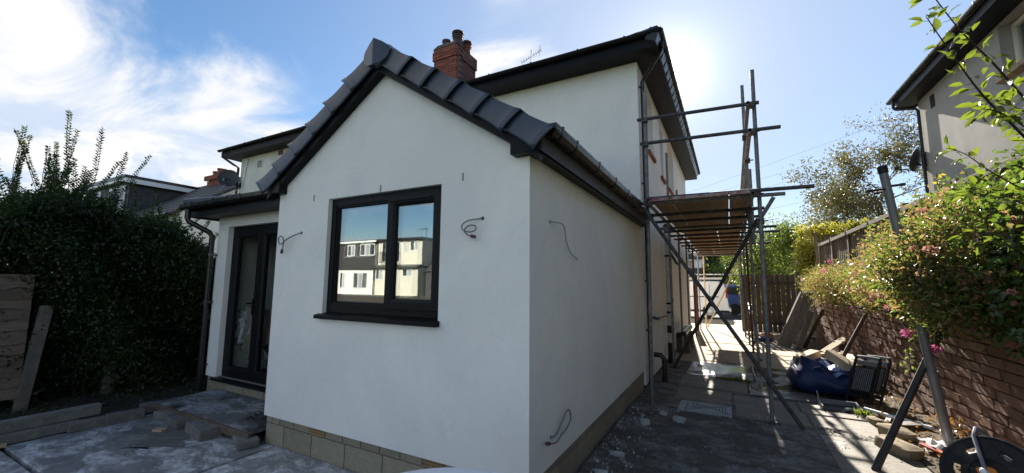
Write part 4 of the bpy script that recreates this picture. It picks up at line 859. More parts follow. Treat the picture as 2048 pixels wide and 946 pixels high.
w_ = B(MB().box(NX+0.16, NX+0.23, 5.15, 5.22, 5.24, 6.18).box(NX+0.16, NX+0.23, 7.33, 7.41, 5.24, 6.18).box(NX+0.16, NX+0.23, 5.22, 7.33, 6.10, 6.18).box(NX+0.16, NX+0.23, 5.22, 7.33, 5.24, 5.33).box(NX+0.16, NX+0.23, 6.24, 6.31, 5.33, 6.10), 'window', 'cream')
MB().box(NX+0.19, NX+0.195, 5.2, 7.35, 5.3, 6.12).build('pane', 'glass_dark', w_); MB().box(NX+0.34, NX+0.36, 5.0, 7.5, 5.2, 6.2).build('curtain', 'curtain', w_)
for k in range(11): inst(qm, 'sill_brick', (NX+0.01, 5.06+k*0.225, 5.165), (0, radians(12), 0), (0.26, 0.205, 0.085), w_)
vb = B(MB().box(NX-0.014, NX, 9.97, 10.17, 5.78, 6.08), 'wall_vent', 'far_dark'); m_ = MB(); [m_.box(NX-0.02, NX-0.015, 9.985+i*0.037, 10.005+i*0.037, 5.79, 6.07) for i in range(5)]; [m_.box(NX-0.0205, NX-0.0155, 9.975, 10.165, 5.80+i*0.06, 5.815+i*0.06) for i in range(5)]; m_.build('vent_grille', 'gutter_old', vb)
dsh = B(MB().lathe([(0.001, -0.055), (0.13, -0.045), (0.24, -0.012), (0.29, 0.03), (0.285, 0.035), (0.23, -0.004), (0.12, -0.034), (0.001, -0.044)], (NX-0.12, NY+0.12, 4.75), 22, (-0.75, 0.5, 0.25)), 'satellite_dish', 'dish_grey', smooth=True)
MB().tube([(NX+0.01, NY-0.05, 4.55), (NX-0.10, NY+0.08, 4.62), (NX-0.11, NY+0.11, 4.75)], 0.022, 8).tube([(NX-0.12, NY+0.12, 4.47), (NX-0.45, NY+0.35, 4.62)], 0.012, 6).box(NX-0.50, NX-0.41, NY+0.31, NY+0.40, 4.58, 4.67).build('dish_arm', 'gutter_black', dsh)

# houses across the gardens behind the viewpoint: they show in the window pane
def opposite(name, label, x0, x1, upper, lower, wins, lows, extra=None):
    r = thing(name, label, 'house', ((x0+x1)/2, -30, 0)); Bq = lambda mb, n, m_: mb.build(n, m_, r)
    Bq(MB().box(x0, x1, -35, -27.0, 3.15, 5.70), 'upper_wall', upper); Bq(MB().box(x0+0.1, x1-0.1, -35, -26.6, 0, 2.98), 'lower_wall', lower)
    Bq(MB().prism([(-26.25, 3.0), (-26.98, 3.30), (-26.98, 2.985), (-26.25, 2.94)], 0, x0, x1), 'skirt_roof', 'tile_plain')
    Bq(MB().box(x0-0.1, x1+0.1, -35.2, -26.75, 5.71, 5.92), 'flat_roof', 'gutter_old'); Bq(MB().box(x0-0.1, x1+0.1, -26.74, -26.70, 5.66, 5.86), 'fascia', 'white_upvc' if 'dark' in label else 'gutter_old')
    for (a, b, c, d), yy_ in [(w, -27.0) for w in wins]+[(w, -26.6) for w in lows]:
        w_ = Bq(MB().box(a, b, yy_, yy_+0.05, c, d), 'window', 'white_upvc'); n_ = 2 if b-a < 1.6 else 3
        for k in range(n_): q = a+0.1+k*(b-a-0.1)/n_; MB().box(q, q+(b-a-0.1)/n_-0.1, yy_+0.052, yy_+0.06, c+0.1, d-0.1).build('pane', 'curtain' if k == 1 else 'car_glass', w_)
    return r, Bq
r, Bq = opposite('terraced_house', 'dark clad house with white windows, reflected in the left pane', -38.5, -30.45, 'cladding_dark', 'render_white', [(-34.97, -33.74, 4.28, 5.51), (-33.0, -30.85, 4.31, 5.55)], [(-35.4, -34.6, 0.9, 2.6), (-33.4, -31.3, 0.9, 2.6)])
m_ = MB(); [m_.box(-38.5, -30.45, -26.998, -26.985, 3.2+k*0.14, 3.325+k*0.14) for k in range(7)]; m_.build('cladding_board', 'cladding_dark', r)
r, Bq = opposite('terraced_house', 'cream house with balcony windows, reflected in both panes', -30.35, -24.5, 'cream', 'cream', [(-29.8, -27.3, 3.55, 5.62), (-26.9, -26.5, 4.6, 5.6), (-26.03, -24.98, 4.6, 5.62)], [(-30.2, -29.15, 1.8, 2.9), (-27.9, -27.1, 1.8, 2.9), (-26.55, -25.3, 2.1, 2.9)])
m_ = MB(); m_.box(-29.9, -27.2, -26.72, -26.69, 4.55, 4.60).box(-29.9, -27.2, -26.72, -26.69, 3.50, 3.55); [m_.box(-29.9+k*0.13, -29.87+k*0.13, -26.715, -26.695, 3.5, 4.6) for k in range(21)]; m_.build('balcony_rail', 'gutter_black', r)
m_ = MB(); m_.tube([(-24.9, -28, 5.9), (-24.9, -28, 7.0)], 0.03, 6); [m_.tube([(-25.4+k*0.12, -28, 6.8), (-25.4+k*0.12, -27.5, 6.8)], 0.015, 5) for k in range(8)]; m_.tube([(-25.5, -27.8, 6.8), (-24.4, -27.8, 6.8)], 0.02, 5); m_.build('aerial', 'galv_dark', r)
o = MB().box(-24.3, -18, -34, -27.4, 0, 2.6).prism([(-34.2, 2.6), (-27.2, 2.6), (-30.5, 5.4)], 0, -24.3, -17.9).build('grey_house', 'far_dark'); tag(o, 'dark grey house beside the cream one, edge of the reflection', 'house')
o = MB().box(-40, -1.0, -9.06, -9.0, 0, 1.08).build('garden_fence', 'prop_wood'); tag(o, 'low dark timber fence behind the viewpoint', 'fence')

# ================================================================== SCAFFOLD
sc_ = thing('scaffold', 'galvanised tube scaffold with timber deck along the side of the house', 'scaffold', (0.9, 8, 0))
B = lambda mb, n, m_, **k: mb.build(n, m_, sc_, **k)
TR = 0.0242; jn = []
def std(x, y, z1, mt='galv', lean=(0, 0), z0=0.0): B(MB().pipe((x, y, z0), (x+lean[0], y+lean[1], z1), TR), 'standard', mt, smooth=True)
def rod(p, q, name='ledger', mt='galv'): B(MB().pipe(p, q, TR), name, mt, smooth=True)
def coup(p, ax='x'):
    p = Vector(p); B(MB().box(p.x-0.040, p.x+0.040, p.y-0.042, p.y+0.042, p.z-0.036, p.z+0.036).tube([p+Vector((-0.02, -0.075, 0.012)), p+Vector((-0.02, 0.075, 0.012))], 0.009, 6).tube([p+Vector((0.02, -0.01, 0.0)), p+Vector((0.085, -0.01, 0.0))], 0.010, 6).box(p.x-0.032, p.x-0.006, p.y-0.062, p.y-0.048, p.z, p.z+0.025), 'coupler', 'coupler', bevel=0.006)
inn = [(0.25, 3.25, 4.38), (0.21, 6.05, 4.30), (0.20, 7.85, 3.90), (0.22, 9.55, 3.75), (0.24, 11.5, 3.5), (0.26, 13.55, 3.2)]
out = [(1.60, 3.30, 4.39), (1.66, 6.75, 3.95), (1.66, 8.80, 3.9), (1.64, 10.3, 3.7), (1.60, 12.0, 3.5), (1.58, 13.9, 3.3)]
for i, (x, y, z) in enumerate(inn): std(x, y, z, 'galv' if i not in (4,) else 'rust', (0.03 if i == 0 else 0.0, 0))
for i, (x, y, z) in enumerate(out): std(x, y, z, 'galv' if i != 2 else 'rust', (0.02 if i == 0 else -0.03, 0))
std(1.55, 4.45, 4.72, z0=2.3); std(1.57, 4.2, 3.30, z0=2.2)
rod((0.30, 3.02, 2.70), (0.30, 14.0, 2.70)); rod((1.53, 2.98, 2.70), (1.53, 14.1, 2.70))
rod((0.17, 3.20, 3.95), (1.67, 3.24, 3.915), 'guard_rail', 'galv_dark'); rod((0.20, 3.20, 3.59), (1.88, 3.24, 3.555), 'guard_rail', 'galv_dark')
rod((1.545, 3.14, 3.895), (1.60, 9.3, 3.86), 'guard_rail'); rod((1.545, 3.12, 3.53), (1.60, 9.9, 3.45), 'guard_rail'); rod((1.545, 8.9, 3.80), (1.56, 13.9, 3.7), 'guard_rail')
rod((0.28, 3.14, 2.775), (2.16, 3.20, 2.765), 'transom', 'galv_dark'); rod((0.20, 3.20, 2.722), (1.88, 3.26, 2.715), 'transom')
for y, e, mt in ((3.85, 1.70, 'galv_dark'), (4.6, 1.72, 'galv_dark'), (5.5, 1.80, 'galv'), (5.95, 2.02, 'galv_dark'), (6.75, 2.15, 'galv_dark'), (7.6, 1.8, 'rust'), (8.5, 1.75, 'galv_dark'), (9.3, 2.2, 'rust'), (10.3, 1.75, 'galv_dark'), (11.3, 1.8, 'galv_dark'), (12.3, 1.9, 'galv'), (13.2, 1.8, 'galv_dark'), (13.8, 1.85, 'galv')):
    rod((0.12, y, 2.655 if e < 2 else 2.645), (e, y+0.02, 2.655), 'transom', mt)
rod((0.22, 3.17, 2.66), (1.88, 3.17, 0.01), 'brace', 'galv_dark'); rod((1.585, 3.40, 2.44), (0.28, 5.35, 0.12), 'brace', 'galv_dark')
rod((1.53, 3.5, 2.30), (1.77, 3.36, 2.70), 'brace'); rod((1.62, 13.9, 2.55), (0.45, 14.3, 0.02), 'brace', 'raw_timber'); rod((0.42, 14.1, 0.0), (0.42, 14.1, 2.75), 'standard', 'raw_timber')
rod((0.15, 13.95, 1.95), (1.75, 13.95, 1.95), 'ledger'); rod((1.70, 6.8, 0.15), (1.72, 13.0, 1.2), 'brace', 'galv')
for p in ((0.27, 3.22, 3.94), (0.27, 3.22, 3.58), (0.27, 3.20, 2.74), (0.30, 3.12, 2.70), (1.575, 3.25, 3.90), (1.575, 3.25, 3.54), (1.57, 3.22, 2.73), (1.60, 3.23, 0.46), (1.61, 3.32, 2.40), (1.55, 4.45, 3.87), (1.56, 4.45, 3.50), (1.53, 4.3, 2.70), (1.64, 6.75, 2.68), (1.64, 8.8, 2.68), (1.62, 10.3, 2.68), (0.24, 6.05, 2.68), (0.23, 7.85, 2.68), (0.25, 9.55, 2.68), (0.27, 11.5, 2.68), (1.62, 6.74, 3.86), (1.62, 6.74, 3.48), (1.62, 8.79, 3.48), (1.68, 8.8, 0.25)): coup(p)
for i, (x, y, z) in enumerate(inn+out): B(MB().box(x-0.075, x+0.075, y-0.075, y+0.075, -0.012, 0.012).lathe([(0.02, 0.012), (0.02, 0.10)], (x, y, 0), 10), 'base_plate', 'galv_dark')
B(MB().box(0.02, 0.52, 3.10, 3.40, -0.03, -0.011), 'sole_board', 'wet_timber')
bcx = [0.46, 0.695, 0.93, 1.165, 1.40]
for k, x in enumerate(bcx):
    for j, (y0, y1) in enumerate(((3.10, 6.98), (6.90, 10.80), (10.70, 14.25))):
        z0 = 2.727+0.038*(j == 1)+0.006*((k*3+j) % 3); dx = 0.012*((k*5+j*2) % 3-1)-(0.02 if k == 4 else 0)
        bo = B(MB().box(x-0.1135+dx*0.4, x+0.1135+dx*0.4, y0, y1, z0, z0+0.036), 'deck_board', 'board_wood', bevel=0.004)
        if j == 0: MB().box(x-0.109+dx, x+0.109+dx, y0-0.004, y0+0.05, z0-0.001, z0+0.038).build('board_band', 'board_end', bo)
# ================================================================== BOUNDARIES
# right: brick retaining wall
rw = thing('brick_wall', 'low brown brick retaining wall along the right of the path, streaked with light', 'wall', (3.42, 6, 0))
MB().box(3.318, 3.58, 0.3, 11.6, -0.1, 1.165).build('core', 'mortar_dark', rw)
vars_ = []
for q in range(6):
    m_ = MB().box(-0.5, 0.5, -0.5, 0.5, -0.5, 0.5); m_.v = [(a+rng.uniform(-0.05, 0.05), b+rng.uniform(-0.02, 0.02), c+rng.uniform(-0.05, 0.05)) for a, b, c in m_.v]; vars_.append(mesh_only(m_, 'brick_wall', 'brick'))
bl = []
for r in range(12):
    h = 0.098; y = 0.35-rng.uniform(0, 0.25)
    while y < 11.55:
        l = rng.choice([0.19, 0.21, 0.30, 0.32, 0.40]); bl.append((y, min(y+l, 11.6), r*h, h)); y += l
bl.sort(key=lambda q: ((q[0]+q[1])/2 < 2.0, (q[0]+q[1])/2))
rest = MB()
for k, (a, b, z, h) in enumerate(bl):
    dxx = rng.uniform(-0.014, 0.008)
    if k < 300: inst(vars_[k % 6], 'brick', (3.345+dxx, (a+b)/2, z+h/2), (0, 0, 0), (0.10, b-a-0.014, h-0.013), rw)
    else: rest.box(3.295+dxx, 3.395+dxx, a+0.007, b-0.007, z+0.0065, z+h-0.0065)
ro = rest.build('brickwork', 'brick_wall', rw); ro['kind'] = 'stuff'
yq = 0.4
while yq < 11.3:
    l = rng.uniform(0.35, 0.6)
    if rng.random() < 0.55: MB().box(3.31, 3.56, yq, yq+l-0.02, 1.17, 1.17+rng.uniform(0.05, 0.09)).build('coping_stone', 'concrete_post', rw, bevel=0.012)
    yq += l
# fence on top of the bank
FX, FT = 3.95, 2.95
fn = thing('board_fence', 'weathered vertical board fence with a pale top rail on the bank above the brick wall', 'fence', (FX, 8, 1.1))
bm_f = mesh_only(MB().box(-0.5, 0.5, -0.5, 0.5, -0.5, 0.5), 'fence_wood', 'board')
yq = 0.6; k = 0
while yq < 14.7:
    inst(bm_f, 'board', (FX+(0.012 if k % 2 else -0.006), yq, 1.12+(FT-1.17)/2), (0, 0, radians(rng.uniform(-2, 2))), (0.016, 0.092, FT-1.19+rng.uniform(-0.01, 0.01)), fn); yq += 0.102; k += 1
for y in np.arange(1.1, 15, 1.83): MB().box(FX-0.06, FX+0.06, y-0.06, y+0.06, 1.05, FT+0.06 if y < 14 else FT+0.10).build('post', 'fence_wood', fn, bevel=0.006)
for a, b in zip(np.arange(-0.73, 14, 1.83), np.arange(1.1, 15.2, 1.83)):
    MB().box(FX-0.085, FX+0.03, max(a, 0.5)+0.07, b-0.07, FT-0.09, FT-0.004).build('top_rail', 'fence_grey', fn, bevel=0.008); MB().box(FX+0.02, FX+0.07, max(a, 0.5)+0.07, b-0.07, 1.6, 1.68).build('rail', 'fence_wood', fn)
fb = thing('panel_fence', 'dark timber panel fence across the end of the neighbour garden, topped with ivy', 'fence', (5, 15.2, 1.1))
for k in range(20): inst(bm_f, 'board', (4.06+k*0.102, 15.2+(0.01 if k % 2 else 0), 2.2), (0, 0, radians(90)), (0.016, 0.094, 2.4), fb)
MB().box(3.98, 4.08, 15.12, 15.24, 1.0, 3.5).build('post', 'fence_wood', fb); MB().box(4.08, 6.1, 15.14, 15.185, 3.1, 3.2).build('rail', 'fence_wood', fb)
# gate standing across the drive
gt = thing('timber_gate', 'tall brown timber gate with strap hinges at the end of the passage', 'gate', (2.3, 13.3, 0))
for k in range(11): x = 1.585+k*0.139; MB().box(x, x+0.128, 13.24+0.012*(k % 2), 13.262+0.012*(k % 2), 0.05, 1.93+0.012*((k*7) % 3)).build('board', 'gate_wood', gt, bevel=0.004)
MB().box(1.60, 3.08, 13.28, 13.33, 1.60, 1.72).box(1.60, 3.08, 13.28, 13.33, 0.30, 0.42).build('ledge', 'gate_wood', gt); MB().bar((1.65, 13.305, 0.42), (3.02, 13.305, 1.60), 0.05, 0.11, (0, 1, 0)).build('gate_brace', 'gate_wood', gt)
MB().box(2.35, 3.08, 13.222, 13.238, 1.66, 1.70).build('strap_hinge', 'galv_dark', gt); MB().box(2.45, 3.08, 13.222, 13.238, 0.35, 0.39).build('strap_hinge', 'galv_dark', gt)
gp = MB().box(3.12, 3.26, 13.22, 13.36, -0.05, 2.02).build('gate_post', 'gate_wood', None, bevel=0.01); tag(gp, 'square timber gate post at the brick wall end', 'post')
gp = MB().box(0.10, 0.24, 13.05, 13.19, -0.05, 1.95).build('gate_post', 'rust', None, bevel=0.01); tag(gp, 'reddish timber gate post against the house wall', 'post')
# left: waney board fence with leaning concrete posts
lf = thing('lap_fence', 'old overlapped board fence panel on the far left, half hidden by the hedge', 'fence', (-6.4, -2.2, 0))
for k in range(11):
    z = 0.18+k*0.132; m_ = MB(); n_ = 10; ys = np.linspace(-2.0, -0.93, n_); lo = [z+0.012*rng.normal() for _ in ys]
    m_.add([(-6.40+0.02, y, l) for y, l in zip(ys, lo)]+[(-6.425+0.02, y, z+0.165) for y in ys]+[(-6.42+0.02, y, l) for y, l in zip(ys, lo)]+[(-6.437+0.02, y, z+0.165) for y in ys],
           [(i, i+1, n_+i+1, n_+i) for i in range(n_-1)]+[(2*n_+i, 3*n_+i, 3*n_+i+1, 2*n_+i+1) for i in range(n_-1)]+[(i, 2*n_+i, 2*n_+i+1, i+1) for i in range(n_-1)]+[(0, n_, 3*n_, 2*n_), (n_-1, 3*n_-1, 4*n_-1, 2*n_-1)])
    m_.build('board', 'waney_wood', lf)
MB().box(-6.37, -6.34, -1.98, -1.9, 0.1, 1.62).build('batten', 'waney_wood', lf)
MB().obox((-6.37, -0.86, 0.60), (0.05, 0, 0), (0, 0.055, 0), (0.0, 0.06, 0.68)).build('post', 'concrete_post', lf, bevel=0.008)
cp = MB().obox((-6.48, -0.10, 0.48), (0.05, 0, 0), (0, 0.055, 0), (0.0, 0.01, 0.5)).build('concrete_post', 'concrete_post', None, bevel=0.008); tag(cp, 'short concrete post standing alone under the hedge', 'post')

# ================================================================== LOOSE THINGS
def solo(mb, name, mt, label, cat, group=None, bevel=0.0, smooth=False):
    o = mb.build(name, mt, None, smooth=smooth, bevel=bevel); return tag(o, label, cat, group)
def rblock(c, l, w, h, ang, tilt=0.0):
    m_ = MB(); c = Vector(c); a = Vector((cos(ang), sin(ang), tilt)).normalized(); b = Vector((-sin(ang), cos(ang), 0)); n = a.cross(b); m_.obox(c+n*h/2, a*l/2, b*w/2, n*h/2)
    m_.v = [tuple(Vector(q)+Vector(rng.normal(size=3))*0.004) for q in m_.v]; return m_
# patio platform by the door
pf = thing('step_platform', 'splashed sheet platform on blocks in front of the patio door', 'platform', (-4.0, 0.25, 0))
MB().box(-5.06, -2.98, -0.10, 0.60, 0.104, 0.124).build('top_sheet', 'step_sheet', pf, bevel=0.004); MB().box(-4.36, -2.985, -0.135, -0.102, 0.045, 0.122).build('edge_board', 'wet_timber', pf, bevel=0.004); MB().box(-5.06, -4.38, -0.125, -0.101, 0.06, 0.118).build('edge_board', 'wet_timber', pf, bevel=0.004)
MB().box(-4.9, -3.2, 0.30, 0.42, 0.0, 0.103).build('bearer', 'wet_timber', pf)
solo(rblock((-3.73, -0.17, 0.002), 0.44, 0.20, 0.10, radians(-8)), 'concrete_block', 'block_grey', 'grey concrete block at the front edge of the step platform', 'block', bevel=0.008)
solo(rblock((-4.25, -0.17, 0.002), 0.34, 0.17, 0.09, radians(-4)), 'concrete_block', 'block_grey', 'dark half-hidden block left of the platform front block', 'block', bevel=0.008)
solo(rblock((-4.62, -0.12, 0.002), 0.30, 0.17, 0.085, radians(6)), 'concrete_block', 'block_grey', 'rough block at the left corner of the platform', 'block', bevel=0.012)
solo(rblock((-3.08, -0.10, 0.002), 0.36, 0.18, 0.075, radians(-20)), 'rough_stone', 'block_grey', 'crumbly flat stone where the platform meets the gable wall', 'stone', bevel=0.015)
solo(rblock((-5.08, -1.10, 0.0), 0.70, 0.10, 0.10, radians(90)), 'concrete_block', 'block_grey', 'lowest concrete kerb block on the far left edge of the slab', 'block', bevel=0.008)
solo(rblock((-5.12, -1.08, 0.105), 1.0, 0.10, 0.115, radians(88), 0.01), 'concrete_kerb', 'block_grey', 'long concrete kerb lying on top of the left blocks', 'kerb', bevel=0.008)
solo(rblock((-4.98, -0.70, 0.0), 0.30, 0.10, 0.10, radians(86)), 'concrete_block', 'block_grey', 'concrete block next to the long kerb end', 'block', bevel=0.008)
solo(rblock((-4.95, -0.40, 0.0), 0.32, 0.11, 0.105, radians(80)), 'concrete_block', 'block_grey', 'middle concrete block of the slab edging', 'block', bevel=0.008)
solo(rblock((-5.02, -0.02, 0.012), 0.44, 0.12, 0.11, radians(72)), 'concrete_block', 'block_grey', 'concrete block nearest the platform in the slab edging', 'block', bevel=0.008)
solo(MB().obox((-4.20, -0.36, 0.018), (0.055, 0.02, 0), (-0.015, 0.035, 0), (0, 0, 0.012)), 'brick_piece', 'brick_pale', 'small reddish brick piece lying in the damp patch', 'brick', bevel=0.005)
solo(MB().box(-5.06, -4.98, -1.31, -1.255, 0.0, 0.03), 'timber_offcut', 'raw_timber', 'short pale offcut at the corner of the left slab', 'timber')
# laundry on an airer seen through the door
ar = thing('clothes_airer', 'clothes airer hung with white and beige washing behind the patio door', 'airer', (-4.6, 1.1, 0.2))
m_ = MB()
for y in (1.20, 1.60):
    for a in (-5.08, -4.0): m_.tube([(a, y-0.30, 0.2), (a, 2.5-y, 1.15)], 0.012, 6)
for k in range(5): m_.tube([(-5.10, 0.88+k*0.1, 1.16), (-3.95, 0.88+k*0.1, 1.16)], 0.007, 6)
m_.build('rack', 'white_metal', ar)
def cloth(x0, x1, y, zt, zb, mt, ph):
    n, k = 16, 12; v = []; f = []
    for j in range(k+1):
        for i in range(n+1):
            u = i/n; w = j/k; x = x0+u*(x1-x0)+0.02*sin(9*u+ph)*w; z = zt+(zb-zt)*w*(1-0.12*sin(5*u+ph)); v.append((x, y-0.03+0.05*sin(14*u+ph+2*w)*(0.3+w)*0.8-0.05*(1-w)**6, z+0.02*sin(7*u+ph)))
    for j in range(k):
        for i in range(n): a = j*(n+1)+i; f.append((a, a+1, a+n+2, a+n+1))
    o = mk('garment', v, f, mt, ar, True); o.modifiers.new('thick', 'SOLIDIFY').thickness = 0.012
cloth(-5.12, -4.86, 0.88, 1.18, 0.86, 'cloth_white', 0.3); cloth(-5.10, -4.90, 0.84, 1.05, 0.76, 'cloth_white', 1.7); cloth(-4.93, -4.62, 0.87, 1.24, 0.60, 'cloth_beige', 2.4); cloth(-4.62, -4.30, 0.90, 1.20, 0.70, 'cloth_beige', 4.0); cloth(-4.52, -4.38, 0.83, 0.72, 0.56, 'cloth_white', 5.0); cloth(-4.28, -4.0, 0.92, 1.15, 0.7, 'cloth_beige', 0.9)
# white bag inside on the window board
m_ = MB(); v = []; f = []
for j in range(9):
    for i in range(16):
        a = 2*pi*i/16; t_ = j/8; r = 0.17*(sin(pi*(0.12+0.80*t_))**0.7)*(1+0.14*sin(3*a+4*t_)+0.1*sin(7*a)); v.append((-1.13+r*cos(a)*1.1, 0.42+r*sin(a)*0.55, 1.34+0.20*t_+0.02*sin(5*a)*t_))
for j in range(8):
    for i in range(16): f.append((j*16+i, j*16+(i+1) % 16, (j+1)*16+(i+1) % 16, (j+1)*16+i))
f += [tuple(range(15, -1, -1)), tuple(range(128, 144))]
o = mk('plastic_bag', v, f, 'white_plastic', None, True); tag(o, 'crumpled white bag on the board inside the gable window', 'bag')
o = MB().box(-2.1, -0.85, 0.301, 0.60, 1.300, 1.338).build('window_board', 'raw_timber', house)
# round white table near the lens
tb = thing('garden_table', 'round white plastic garden table in the near foreground', 'table', (0.263, -1.32, 0))
MB().lathe([(0.001, 0.748), (0.40, 0.750), (0.462, 0.747), (0.483, 0.738), (0.490, 0.722), (0.484, 0.700), (0.474, 0.700), (0.470, 0.725), (0.001, 0.728)], (0.263, -1.32, 0), 64).build('table_top', 'white_plastic', tb, smooth=True)
for a in (45, 135, 225, 315): ca, sa = cos(radians(a)), sin(radians(a)); MB().tube([(0.263+0.30*ca, -1.32+0.30*sa, 0.735), (0.263+0.36*ca, -1.32+0.36*sa, 0.0)], [0.03, 0.022], 10).build('leg', 'white_plastic', tb, smooth=True)

# manhole cover with cast pattern
mh = thing('manhole_cover', 'pale rectangular inspection cover with a triangular pattern, set in the mud', 'cover', (0.9, 3.48, 0))
MB().box(0.66, 1.18, 3.25, 3.70, -0.03, 0.012).build('plate', 'manhole_conc', mh, bevel=0.006); MB().box(0.56, 0.652, 3.25, 3.72, -0.03, 0.006).build('surround', 'manhole_conc', mh, bevel=0.006)
m_ = MB()
for k in range(5):
    u = 0.05+k*0.035
    for s_ in (0, 1):
        x = 0.68+u if s_ == 0 else 1.16-u; h_ = 0.20-u*0.95
        m_.box(x-0.006, x+0.006, 3.475-h_, 3.475+h_, 0.012, 0.016)
m_.bar((0.68, 3.27, 0.014), (1.16, 3.68, 0.014), 0.008, 0.004).bar((0.68, 3.68, 0.0142), (1.16, 3.27, 0.0142), 0.008, 0.004)
m_.build('raised_pattern', 'block_grey', mh)
# plaster rubble
def chips(name, n, fx, fy, smin, smax, mt, label=None, zf=lambda x, y: 0.012, aspect=0.5):
    m_ = MB()
    for _ in range(n):
        x, y = fx(), fy(); s_ = rng.uniform(smin, smax)*rng.uniform(0.4, 1); a = rng.uniform(0, 6.28); z = zf(x, y)
        k = rng.integers(4, 7); top = [(x+s_*rng.uniform(0.5, 1)*cos(a+i*2*pi/k), y+s_*rng.uniform(0.4, 1)*sin(a+i*2*pi/k)) for i in range(k)]; t1, t2 = rng.normal(size=2)*0.25; h = s_*aspect*rng.uniform(0.3, 1)
        up_ = [(p, q, z+h+(p-x)*t1+(q-y)*t2) for p, q in top]; lo = [(x+(p-x)*1.12, y+(q-y)*1.12, z-0.01) for p, q in top]
        m_.add(up_+lo, [tuple(range(k))]+[(i, i+k, (i+1) % k+k, (i+1) % k) for i in range(k)])
    o = m_.build(name, mt, None, fix=True); o['kind'] = 'stuff'; o['label'] = label; o['category'] = 'rubble'; return o
mz = lambda x, y: -0.005+0.05*max(0, 1-x/0.45)
chips('plaster_rubble', 190, lambda: 0.05+abs(rng.normal())*0.20, lambda: rng.uniform(-1.4, 3.2), 0.003, 0.020, 'plaster_bit', 'white plaster crumbs scattered along the foot of the side wall', mz)
chips('plaster_rubble', 80, lambda: rng.uniform(0.3, 2.5), lambda: rng.uniform(-1.8, 3.3), 0.002, 0.010, 'plaster_bit', 'fine white specks over the dark mud', lambda x, y: 0.0)
chips('plaster_rubble', 340, lambda: rng.uniform(-2.75, -0.1), lambda: -0.06-abs(rng.normal())*0.30, 0.004, 0.020, 'plaster_bit', 'white plaster crumbs on the slab under the gable wall', lambda x, y: 0.004, 0.35)
chips('plaster_rubble', 110, lambda: rng.uniform(-5.0, -3.0), lambda: rng.uniform(0.1, 0.58), 0.003, 0.014, 'plaster_bit', 'white crumbs on the platform by the patio door', lambda x, y: 0.126, 0.35)
chips('plaster_rubble', 70, lambda: rng.uniform(-4.8, -2.9), lambda: rng.uniform(-1.2, -0.2), 0.003, 0.012, 'plaster_bit', 'white crumbs on the damp concrete slab', lambda x, y: 0.002, 0.3)
chips('stone_rubble', 150, lambda: rng.uniform(0.05, 0.6), lambda: rng.uniform(-1.2, 4.6), 0.006, 0.026, 'block_grey', 'dark stones trodden into the mud by the wall', mz)
for q, (x, y, s_, lab) in enumerate([(0.42, 2.93, 0.06, 'large flat pale chunk in the mud in front of the sole board'), (0.62, 2.78, 0.12, 'wide torn white plaster sheet lying on the mud'), (0.30, 2.45, 0.055, 'lumpy white chunk beside the plinth, middle of the side wall'), (0.22, 1.45, 0.08, 'curled white plaster flake against the plinth near the low cable'), (0.20, 1.0, 0.07, 'white plaster flake nearest the camera along the plinth'), (0.34, 0.55, 0.16, 'pale blue-grey block piece by the house corner at the bottom edge')]):
    k = 6; top = [(x+s_*rng.uniform(0.6, 1.1)*cos(i*1.047+q), y+s_*0.6*rng.uniform(0.6, 1.1)*sin(i*1.047+q)) for i in range(k)]
    m_ = MB(); m_.add([(a, b, 0.022+0.02*rng.random()+0.025*(q in (2, 5))) for a, b in top]+[(a, b, -0.02) for a, b in top], [tuple(range(k)), tuple(range(2*k-1, k-1, -1))]+[(i, i+k, (i+1) % k+k, (i+1) % k) for i in range(k)])
    solo(m_, 'plaster_chunk', 'plaster_bit', lab, 'rubble', bevel=0.006)
for (p, lab) in (([(0.62, 2.0, 0.02), (0.75, 2.2, 0.035), (0.95, 2.25, 0.03), (1.12, 2.42, 0.02)], 'thin pale twig curving over the mud'), ([(1.15, 2.42, 0.025), (1.2, 2.2, 0.03), (1.3, 1.95, 0.02)], 'thin twig pointing to the camera on the mud'), ([(0.44, 1.45, 0.02), (0.45, 1.2, 0.05), (0.455, 0.9, 0.03)], 'straight stick lying beside the side wall rubble')): solo(MB().tube(p, 0.004, 6), 'twig', 'waney_wood', lab, 'twig')
solo(MB().tube([(0.24+0.12*cos(a), 8.6+0.2*sin(a), 0.02+0.004*i) for i, a in enumerate(np.linspace(0, 11, 40))], 0.010, 6), 'hose_coil', 'black_plastic', 'loose coil of black hose on the drive against the house', 'hose')
gl = thing('gutter_bundle', 'lengths of black and white gutter propped along the house wall', 'gutter', (0.2, 8.5, 0))
for k in range(2): MB().prism([(0.14+0.12*k+0.055*cos(a), 0.45+0.02*k+0.055*sin(a)) for a in np.linspace(0, 2*pi, 12, endpoint=False)], 1, 7.6, 9.4).build('length', 'gutter_black', gl)
MB().tube([(0.245, 7.7, 0.50), (0.245, 9.3, 0.50)], 0.035, 10).build('length', 'white_plastic', gl); MB().box(0.05, 0.35, 7.9, 8.0, 0, 0.40).build('trestle', 'wet_timber', gl); MB().box(0.05, 0.35, 9.0, 9.1, 0, 0.40).build('trestle', 'wet_timber', gl)

